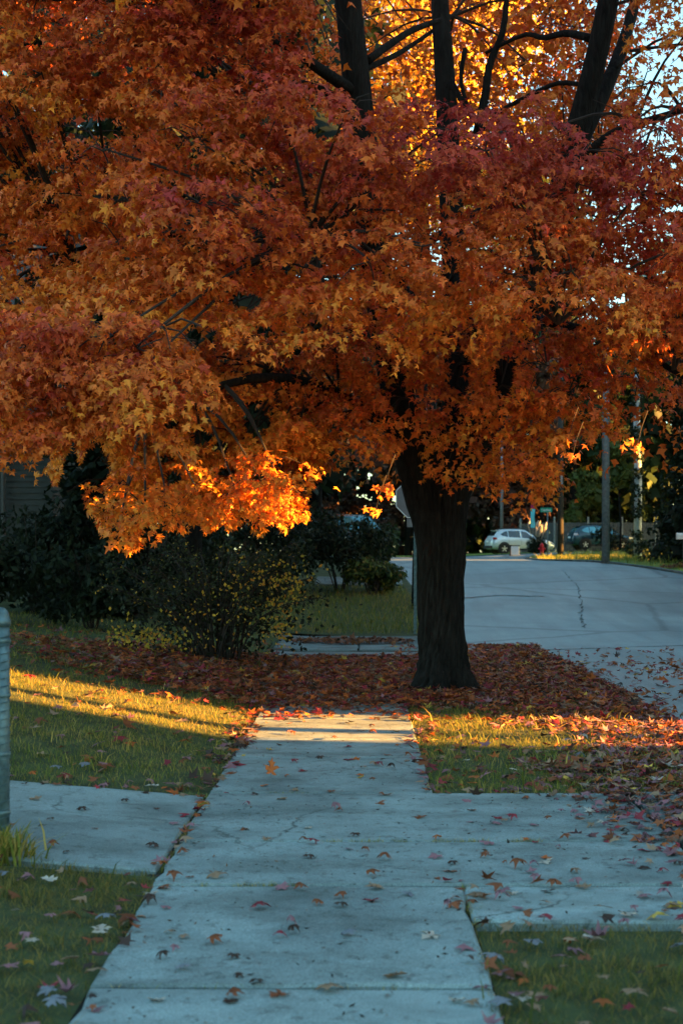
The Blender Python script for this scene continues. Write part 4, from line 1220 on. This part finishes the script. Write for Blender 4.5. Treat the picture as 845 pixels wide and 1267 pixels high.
fo = bpy.data.objects.new('lettering', lm); COL.objects.link(fo); fo.parent = ss; fo.location = (-.08, -.009, zt); fo.rotation_euler = (R(90), 0, 0)

Yh = 80.0
hx = (670 - 444) / F * Yh
hyd = empty('fire_hydrant', (hx, Yh, Hf(hx, Yh)), 0, 'red fire hydrant on the grass beside the far road edge', 'hydrant')
MB().lathe([(.16, -.02), (.16, .04), (.105, .05), (.105, .5), (.13, .51), (.13, .55), (.10, .56)], 14).build('barrel', M['red_paint'], hyd, True)
MB().lathe([(.12, .56), (.10, .66), (.06, .72), (.025, .73), (.025, .78)], 14).build('bonnet', M['red_paint'], hyd, True)
for s in (-1, 1):
    MB().tube([(s * .09, 0, .42), (s * .2, 0, .42)], [.05, .055], 10).build('nozzle', M['red_paint'], hyd, True)
MB().tube([(0, -.09, .38), (0, -.2, .38)], [.07, .07], 12).build('pumper_nozzle', M['red_paint'], hyd, True)

Yb = 88.0
bxx = (637 - 444) / F * Yb
ys = empty('yard_sign', (bxx, Yb, Hf(bxx, Yb)), R(-14), 'small white board in a dark stand on the verge before the silver car', 'sign')
MB().box((0, 0, .36), (.50, .03, .54)).build('panel', M['white'], ys)
MB().prism([(-.36, 0), (-.29, 0), (-.25, .72), (-.32, .72)], -.02, .35).build('stand', M['trim'], ys)
MB().box((0, .06, .67), (.6, .1, .06)).build('top_bar', M['trim'], ys)
for q in (-.2, .2): MB().box((q, .02, .06), (.03, .02, .2)).build('leg', M['trim'], ys)

Yf = 98.0
fx = (659 - 444) / F * Yf
fl = empty('banner_flag', (fx, Yf, Hf(fx, Yf)), 0, 'tall narrow pale-blue and crimson banner on a pole above the wooden fence', 'flag')
zb = 1.6 + (683 - 653) * Yf / F - Hf(fx, Yf)
MB().tube([(0, .02, -.1), (0, .02, zb + 2.3)], [.025, .02], 8).build('pole', M['alu'], fl, True)
def wavy(z0, z1, x0, x1):
    mb = MB()
    for i in range(9):
        z = z0 + (z1 - z0) * i / 8
        for (xx, yy) in ((x0, -.02), (x1 + .03 * math.sin(i), -.02 + .05 * math.sin(i * .9)), (x1 + .03 * math.sin(i), .0 + .05 * math.sin(i * .9)), (x0, 0)):
            mb.v.append((xx, yy, z))
    for i in range(8):
        for k in range(4):
            mb.f.append((i * 4 + k, i * 4 + (k + 1) % 4, i * 4 + 4 + (k + 1) % 4, i * 4 + 4 + k))
    return mb
wavy(zb, zb + 1.3, -.16, .12).build('lower_cloth', M['cyan'], fl)
wavy(zb + 1.31, zb + 1.8, -.14, .14).build('upper_cloth', M['crimson'], fl)

# ornamental grass with pale plumes
Yg = 90.0
gx_ = (663 - 444) / F * Yg
og = empty('ornamental_grass', (gx_, Yg, Hf(gx_, Yg)), 0, 'dark clump of ornamental grass with pale plumes before the silver car', 'plant')
n = 1400
a = rng.random(n) * 6.28; b_ = np.stack([.25 * np.cos(a), .25 * np.sin(a), 0 * a], 1) * rng.random((n, 1))
v, t, c = blob_leaves([(0, 0, .6, .62, .55, .62), (.1, 0, .35, .66, .55, .4)], 1500, .22, DKGREEN, .25)
link('foliage', tri_mesh('foliage', v, t, c, M['foliage']), og, kind='stuff')
for k in range(11):
    a = random.uniform(0, 6.28); q = random.uniform(.1, .6)
    p = Vector((q * math.cos(a), q * math.sin(a) * .6, random.uniform(1.25, 1.8)))
    MB().tube([p * .3, p, p + Vector((.06, 0, .12)), p + Vector((.14, 0, .34))], [.012, .03, .075, .01], 7).build('plume', M['plume'], og, True)

# pale ivy-wrapped trunk right of the grey pole
Yi = 58.0
ix = (788 - 444) / F * Yi
iv = empty('ivy_trunk', (ix, Yi, Hf(ix, Yi)), 0, 'slim pale tree trunk wrapped in dark ivy near the right evergreen', 'tree')
mpale = pm('pale_trunk', (.5, .54, .55), .8, .3, 4, .3)
MB().tube([(0, 0, -.1), (.04, 0, 3), (-.03, 0, 6), (0, 0, 9)], [.17, .15, .13, .08], 10, True, .1).build('trunk', mpale, iv, True)
n = 1500
a = rng.random(n) * 6.28; zz = rng.random(n) * 7
kp = (np.sin(zz * 3.1) + .6 * np.sin(zz * 7.3 + 1)) > -.75
P_ = np.stack([(.19 + rng.normal(0, .07, n)) * np.cos(a), (.19 + rng.normal(0, .07, n)) * np.sin(a), zz], 1)[kp]
v, t, c = kite_bulk(P_, rng.normal(0, .6, (len(P_), 3)) - np.array([0, 0, .6]), np.stack([P_[:, 0], P_[:, 1], 0 * P_[:, 0]], 1) * 4 + rng.normal(0, .4, (len(P_), 3)), rng.uniform(.1, .2, len(P_)), np.tile([[.02, .035, .018]], (len(P_), 1)), .8)
link('ivy', tri_mesh('ivy', v, t, c, M['foliage']), iv, kind='stuff')
for (x, y, rx, rz, cols, lab) in [(15.9, 90, 1.2, 2.0, DKGREEN, 'dark clipped shrub at the nose of the dark car'), (14.1, 72, .9, .9, DKGREEN + GREEN, 'low dark plant on the lawn below the ivy-wrapped trunk'), (11.9, 60, .6, .45, GREEN, 'small green plant beside the ivy-wrapped trunk')]:
    shrub(x, y, rx, rz, cols, lab, 900, .2, group='shrubs on the right lawn')

# mailbox cut by the right edge of the picture
Ym = 46.0
mbx = empty('mailbox', ((846 - 444) / F * Ym, Ym, Hf(10.5, Ym)), R(90), 'white mailbox on a post before the big evergreen', 'mailbox')
MB().box((0, 0, .35), (.09, .09, .9)).build('post', M['wood_grey'], mbx)
prof = [(-.09, .8), (.09, .8), (.09, .92)] + [(.09 * math.cos(a), .92 + .09 * math.sin(a)) for a in np.linspace(.3, math.pi - .3, 7)] + [(-.09, .92)]
MB().prism(prof, -.25, .25).build('box', M['white'], mbx)
MB().box((.1, -.1, .95), (.01, .03, .16)).build('flag', M['red_paint'], mbx)

# wooden fence behind the cars
wf = empty('wooden_fence', (0, 0, 0), 0, 'weathered grey board fence running behind the two parked cars', 'fence')
mb = MB()
x = 11.4; k = 0
while x < 26:
    z = Hf(x, 101)
    mb.box((x, 101 + .003 * (k % 3), z + 1.02 + .02 * math.sin(k * 1.7)), (.142, .025, 2.05)); x += .156; k += 1
mb.build('boards', M['wood_grey'], wf, kind='stuff')
for zz in (.45, 1.6):
    MB().box((18.7, 101.06, Hf(18, 101) + zz), (14.6, .05, .09)).build('rail', M['wood_grey'], wf)
mpost = pm('pale_post', (.26, .27, .25), .8, .2, 6, .1)
for k in range(7):
    x = 11.45 + k * 2.4
    MB().box((x, 100.93, Hf(x, 101) + 1.2), (.12, .1, 2.5)).build('post', mpost, wf)

# ------------------------------------------------------------------ cars
ST = [  # x, z bottom, z belt, z roof, half width body, half width roof
    (0.00, .48, .86, .90, .70, .62), (0.06, .38, .95, 1.02, .80, .66), (0.18, .33, 1.02, 1.20, .86, .66), (0.42, .30, 1.05, 1.50, .89, .62), (0.70, .28, 1.05, 1.63, .90, .60),
    (1.20, .26, 1.04, 1.68, .91, .60), (1.90, .26, 1.02, 1.69, .91, .60), (2.45, .26, 1.00, 1.63, .91, .59), (2.95, .27, .99, 1.34, .91, .63), (3.35, .28, .99, 1.06, .90, .70),
    (3.70, .29, .95, .99, .89, .70), (4.15, .30, .87, .92, .86, .68), (4.42, .33, .74, .80, .78, .62), (4.56, .42, .60, .64, .62, .5)]
STA = np.array(ST)
def stat(x): return [float(np.interp(x, STA[:, 0], STA[:, i])) for i in range(1, 6)]
def side_pt(x, t, s, off=.012):
    zb, zl, zr, wb, wr = stat(x)
    return (x, s * (wb * .965 + (wr - wb * .965) * t + off), zl + (zr - .05 - zl) * t + off * .3)
def car(name, loc, rz, paint, glass, label, tail, cat='car', front=False):
    root = empty(name, loc, rz, label, cat, 'parked cars')
    mb = MB(); xs = np.unique(np.concatenate([np.linspace(0, 4.56, 26), STA[:, 0]]))
    for x in xs:
        zb, zl, zr, wb, wr = stat(x)
        half = [(wb * .86, zb), (wb * .985, zb + .1), (wb, (zb + zl) / 2 + .05), (wb * .965, zl), (wr, zr - .05), (wr * .8, zr), (0, zr + .012)]
        ring = [(y, z) for y, z in half] + [(-y, z) for y, z in reversed(half[:-1])]
        mb.v += [(x - 2.3, y, z) for y, z in ring]
    n = 13
    for i in range(len(xs) - 1):
        for k in range(n):
            k2 = (k + 1) % n
            mb.f.append((i * n + k, i * n + k2, (i + 1) * n + k2, (i + 1) * n + k))
    mb.f.append(tuple(range(n))[::-1]); mb.f.append(tuple((len(xs) - 1) * n + k for k in range(n)))
    mb.build('body', paint, root, True)
    def panel(nm, pts, m, s):
        vs = [(p[0] - 2.3, p[1], p[2]) for p in pts]
        inn = [(p[0], p[1] - s * .02, p[2]) for p in vs]
        k = len(vs)
        f = [tuple(range(k)), tuple(reversed(range(k, 2 * k)))] + [(i, (i + 1) % k, (i + 1) % k + k, i + k) for i in range(k)]
        if s < 0: f = [tuple(reversed(q)) for q in f]
        return MB().add(vs + inn, f).build(nm, m, root)
    for s in (-1, 1):
        panel('window', [side_pt(.62, .55, s), side_pt(.78, .3, s), side_pt(1.14, .16, s), side_pt(1.14, .86, s), side_pt(.9, .80, s)], glass, s)
        panel('window', [side_pt(1.2, .15, s), side_pt(2.02, .12, s), side_pt(2.02, .88, s), side_pt(1.2, .87, s)], glass, s)
        panel('window', [side_pt(2.12, .12, s), side_pt(3.0, .14, s), side_pt(2.72, .72, s), side_pt(2.5, .86, s), side_pt(2.12, .88, s)], glass, s)
        for q in (1.18, 2.07):
            MB().box((q - 2.3, s * .905, .72), (.012, .02, .5)).build('door_seam', M['trim'], root)
        for q in (1.95, 2.85):
            MB().box((q - 2.42, s * .915, .93), (.18, .03, .035)).build('handle', paint, root)
        MB().box((2.85 - 2.3, s * .98, 1.05), (.2, .14, .13)).build('mirror', paint, root)
        MB().box((2.1 - 2.3, s * .91, .30), (2.0, .03, .11)).build('sill_cladding', M['trim'], root)
        MB().tube([(.9 - 2.3, s * .55, 1.69), (1.1 - 2.3, s * .55, 1.73), (2.2 - 2.3, s * .55, 1.73), (2.4 - 2.3, s * .55, 1.68)], [.018] * 4, 6).build('roof_rail', M['trim'], root)
        panel('tail_light', [(.05, s * .80, .98), (.2, s * .885, .96), (.36, s * .895, 1.0), (.30, s * .86, 1.12), (.1, s * .74, 1.14)], tail, s)
        panel('headlight', [(3.95, s * .88, .74), (4.38, s * .80, .68), (4.36, s * .78, .76), (4.0, s * .875, .86)], M['alloy'], s)
        for q in (.86, 3.55):
            MB().wheel((q - 2.3, s * .80, .40), .44, .235, 22).build('wheel_arch', M['trim'], root)
            wh = MB().wheel((q - 2.3, s * .83, .345), .345, .23, 22, .215).build('wheel', M['rubber'], root)
            rim = MB().wheel((q - 2.3, s * .86, .345), .214, .10, 20).build('hub', M['trim'], wh)
            sp = MB()
            for k in range(5):
                a = R(90 + 72 * k)
                sp.box((q - 2.3 + .11 * math.cos(a), s * .918, .345 + .11 * math.sin(a)), (.2, .018, .055), m=Matrix.Rotation(-a, 3, 'Y'))
            sp.wheel((q - 2.3, s * .92, .345), .05, .02, 12)
            sp.build('rim', M['alloy'], wh)
    def xpanel(nm, prof, w0, w1, m, d=.012):
        (xa, za), (xb, zb) = prof
        nx_, nz_ = (zb - za), -(xb - xa)
        L = math.hypot(nx_, nz_); nx_, nz_ = nx_ / L * d, nz_ / L * d
        if nz_ < 0: nx_, nz_ = -nx_, -nz_
        v = [(xa, -w0, za), (xa, w0, za), (xb, w1, zb), (xb, -w1, zb)]
        vs = [(a - 2.3 + nx_, b, c + nz_) for a, b, c in v] + [(a - 2.3 - nx_, b, c - nz_) for a, b, c in v]
        MB().add(vs, [(0, 1, 2, 3), (7, 6, 5, 4), (0, 4, 5, 1), (1, 5, 6, 2), (2, 6, 7, 3), (3, 7, 4, 0)]).build(nm, m, root)
    xpanel('rear_window', ((.2, 1.22), (.42, 1.5)), .6, .54, glass)
    xpanel('windscreen', ((3.33, 1.085), (2.55, 1.585)), .64, .55, glass)
    MB().box((.52 - 2.3, 0, 1.585), (.3, 1.15, .03)).build('spoiler', paint, root)
    MB().box((-.015 - 2.3, 0, .46), (.12, 1.45, .2)).build('rear_bumper', M['trim'], root)
    MB().box((-.02 - 2.3, 0, .84), (.03, .5, .12)).build('number_plate', M['white'], root)
    MB().box((4.55 - 2.3, 0, .42), (.08, 1.15, .18)).build('front_bumper', M['trim'], root)
    MB().box((4.5 - 2.3, 0, .62), (.06, .7, .1)).build('grille', M['trim'], root)
    return root
def ground_at(x, y): return (x, y, Hf(x, y))
car('silver_car', ground_at((643 - 444) / F * 97, 97), R(14), M['silver'], M['glass'], 'silver parked car with five-spoke wheels facing right at the end of the road', M['tail'])
car('dark_car', (16.75, 98.2, Hf(16.7, 98) + .12), R(8), M['black_car'], M['painted_sky_glass'], 'dark blue-black parked car half hidden by the grey utility pole', M['tail_w'])
car('dark_car', (-.15, 52.5, Hf(.3, 52.5)), R(-74), M['black_car'], M['painted_sky_glass'], 'dark car glimpsed through the shrubs left of the stop sign', M['tail'])

# ------------------------------------------------------------------ houses
def clap_wall(root, x0, x1, y, z0, z1, mat, step=.13, d=.022, facing=-1):
    mb = MB(); z = z0
    while z < z1:
        zt_ = min(z + step, z1)
        vs = [(x0, y + facing * d, z), (x1, y + facing * d, z), (x1, y + facing * .004, zt_), (x0, y + facing * .004, zt_), (x0, y, z), (x1, y, z)]
        mb.add(vs, [(0, 1, 2, 3), (4, 5, 1, 0)] if facing < 0 else [(3, 2, 1, 0), (0, 1, 5, 4)])
        z = zt_
    return mb.build('clapboards', mat, root, kind='stuff')
def window(root, x, y, z, w_, h_, facing=-1, fm='white'):
    fr = MB()
    for (cx, cz, a, b) in ((0, h_ / 2, w_ + .16, .08), (0, -h_ / 2, w_ + .16, .08), (-w_ / 2 - .04, 0, .08, h_ - .08), (w_ / 2 + .04, 0, .08, h_ - .08), (0, 0, w_, .04)):
        fr.box((x + cx, y + facing * .04, z + cz), (a, .08, b))
    f = fr.build('window', M[fm], root)
    MB().box((x, y + facing * .015, z), (w_, .02, h_ - .085)).build('pane', M['win'], f)
    MB().box((x, y + facing * .07, z - h_ / 2 - .065), (w_ + .26, .14, .05)).build('sill', M[fm], f)
def house(name, loc, rz, L, D, eave, ridge, mat, label, wins, group=None):
    """front wall along local x at y = 0, facing -y"""
    root = empty(name, loc, rz, label, 'house', group)
    MB().add([(-L / 2, 0, -.5), (L / 2, 0, -.5), (L / 2, 0, eave), (-L / 2, 0, eave), (-L / 2, D, -.5), (L / 2, D, -.5), (L / 2, D, eave), (-L / 2, D, eave), (-L / 2, D / 2, ridge), (L / 2, D / 2, ridge)],
             [(0, 1, 2, 3), (1, 5, 6, 9, 2), (5, 4, 7, 6), (4, 0, 3, 8, 7), (3, 2, 9, 8), (6, 7, 8, 9), (4, 5, 1, 0)]).build('wall', mat, root)
    clap_wall(root, -L / 2 + .12, L / 2 - .12, -.003, .35, eave, mat)
    for s in (-1, 1):
        MB().box((s * (L / 2 - .05), -.03, eave / 2), (.12, .07, eave)).build('corner_board', M['white'] if group else mat, root)
    o = .45; k = (ridge - eave) / (D / 2)
    for s in (0, 1):
        y0, y1 = (-o, D / 2) if s == 0 else (D + o, D / 2)
        z0, z1 = eave - o * k + .03, ridge + .03
        xa, xb = -L / 2 - o, L / 2 + o
        MB().add([(xa, y0, z0), (xb, y0, z0), (xb, y1, z1), (xa, y1, z1), (xa, y0, z0 + .14), (xb, y0, z0 + .14), (xb, y1, z1 + .14), (xa, y1, z1 + .14)],
                 [(3, 2, 1, 0), (4, 5, 6, 7), (0, 1, 5, 4), (1, 2, 6, 5), (2, 3, 7, 6), (3, 0, 4, 7)] if s == 0 else [(0, 1, 2, 3), (7, 6, 5, 4), (4, 5, 1, 0), (5, 6, 2, 1), (6, 7, 3, 2), (7, 4, 0, 3)]).build('roof', M['roof'], root)
    for (x, z, w_, h_) in wins: window(root, x, -.03, z, w_, h_, fm='white' if group else 'siding')
    return root
Yw = 31.0
hl = house('house', (-13.0, Yw, Hf(-8, Yw)), R(2), 12.6, 9, 5.6, 9, M['siding'], 'shaded grey clapboard house with a downpipe behind the left lawn', [(-4, 1.7, 1, 1.4), (-.5, 1.7, 1, 1.4), (-2, 4.2, 1, 1.3)])
dpx = (4 - 444) / F * Yw + 13.0
MB().tube([(dpx, -.12, .2), (dpx, -.12, 5.0), (dpx, -.35, 5.5)], [.045, .045, .045], 10).build('downpipe', M['alu'], hl, True)

# houses and trees across the street, out of frame to the right: they shade the scene and
# leave one gap between them through which the low sun reaches the walk
def side_house(y0, y1, x0, label, mat):
    L = y1 - y0
    return house('house', (x0, (y0 + y1) / 2, 0), R(-90), L, 7.0, 7.4, 11.5, mat, label, [(q, z, 1.1, 1.5) for q in np.arange(-L / 2 + 1.6, L / 2 - 1, 2.8) for z in (1.9, 4.9)], 'houses across the street')
side_house(10.7, 26, 15.2, 'cream two-storey house across the street north of the gap', M['siding2'])
side_house(-9, 7.35, 15.2, 'cream two-storey house across the street south of the gap', M['siding2'])
for i, (x, y, h, r) in enumerate([(25.5, -14, 17, 3.6), (25.5, -9.5, 17, 3.5), (25.5, -5, 17, 3.5), (25.5, -.5, 17, 3.4), (26, 4.6, 18, 3.4), (26, 9.2, 18, 3.4), (25.5, 14.2, 17, 3.5), (25.5, 18.7, 17, 3.6), (25.5, 23.2, 17, 3.6),
        (17, 29, 13, 3.2), (17.5, 33, 13, 3.2), (17, 37.5, 12.5, 3.2), (17.5, 42, 12.5, 3.2), (18.5, 46.5, 12, 3.2), (21.5, 31, 13, 3.2), (21, 35.5, 13, 3.2), (21.5, 40, 12.5, 3.2), (22, 44.5, 12, 3.2)]):
    bg_tree(x, y, h, r, GREEN, 'unseen green tree added for shade behind the houses across the street', 3800, .55, low=.06 if x < 24 else (.53 if 4 < y < 10 else .3), group='trees across the street', core=1500)
for i, (x, y) in enumerate([(26.5, 27.5), (27, 42), (27, 48), (27.5, 53), (28.5, 64), (29, 68.5), (30, 73.5), (29, 72), (31, 79), (33, 85), (31.5, 91), (34, 97), (31.5, 103), (34, 110), (37, 75), (37, 82), (38, 88), (37, 94), (38, 100), (38, 107)]):
    bg_tree(x, y, 21 if y > 75 else 17, 4.4, GREEN, 'unseen tall green tree added across the street to shade the far end', 4500, .6, low=.05, core=1500, group='trees across the street')  # unseen trees added to keep direct sun off the far cars and trees
bg_tree(12.6, 9.95, 13, 2.3, OLIVE, 'olive street tree standing before the gap between the two houses', 6500, .42, low=.382, group='trees across the street', tr=.13, core=2600)
bg_tree(12.5, 7.8, 13, 2.2, OLIVE, 'second olive street tree, unseen, added to block sun beside the south house', 6500, .42, low=.382, group='trees across the street', tr=.13, core=2600)  # unseen tree added to close a sun leak into the maple crown
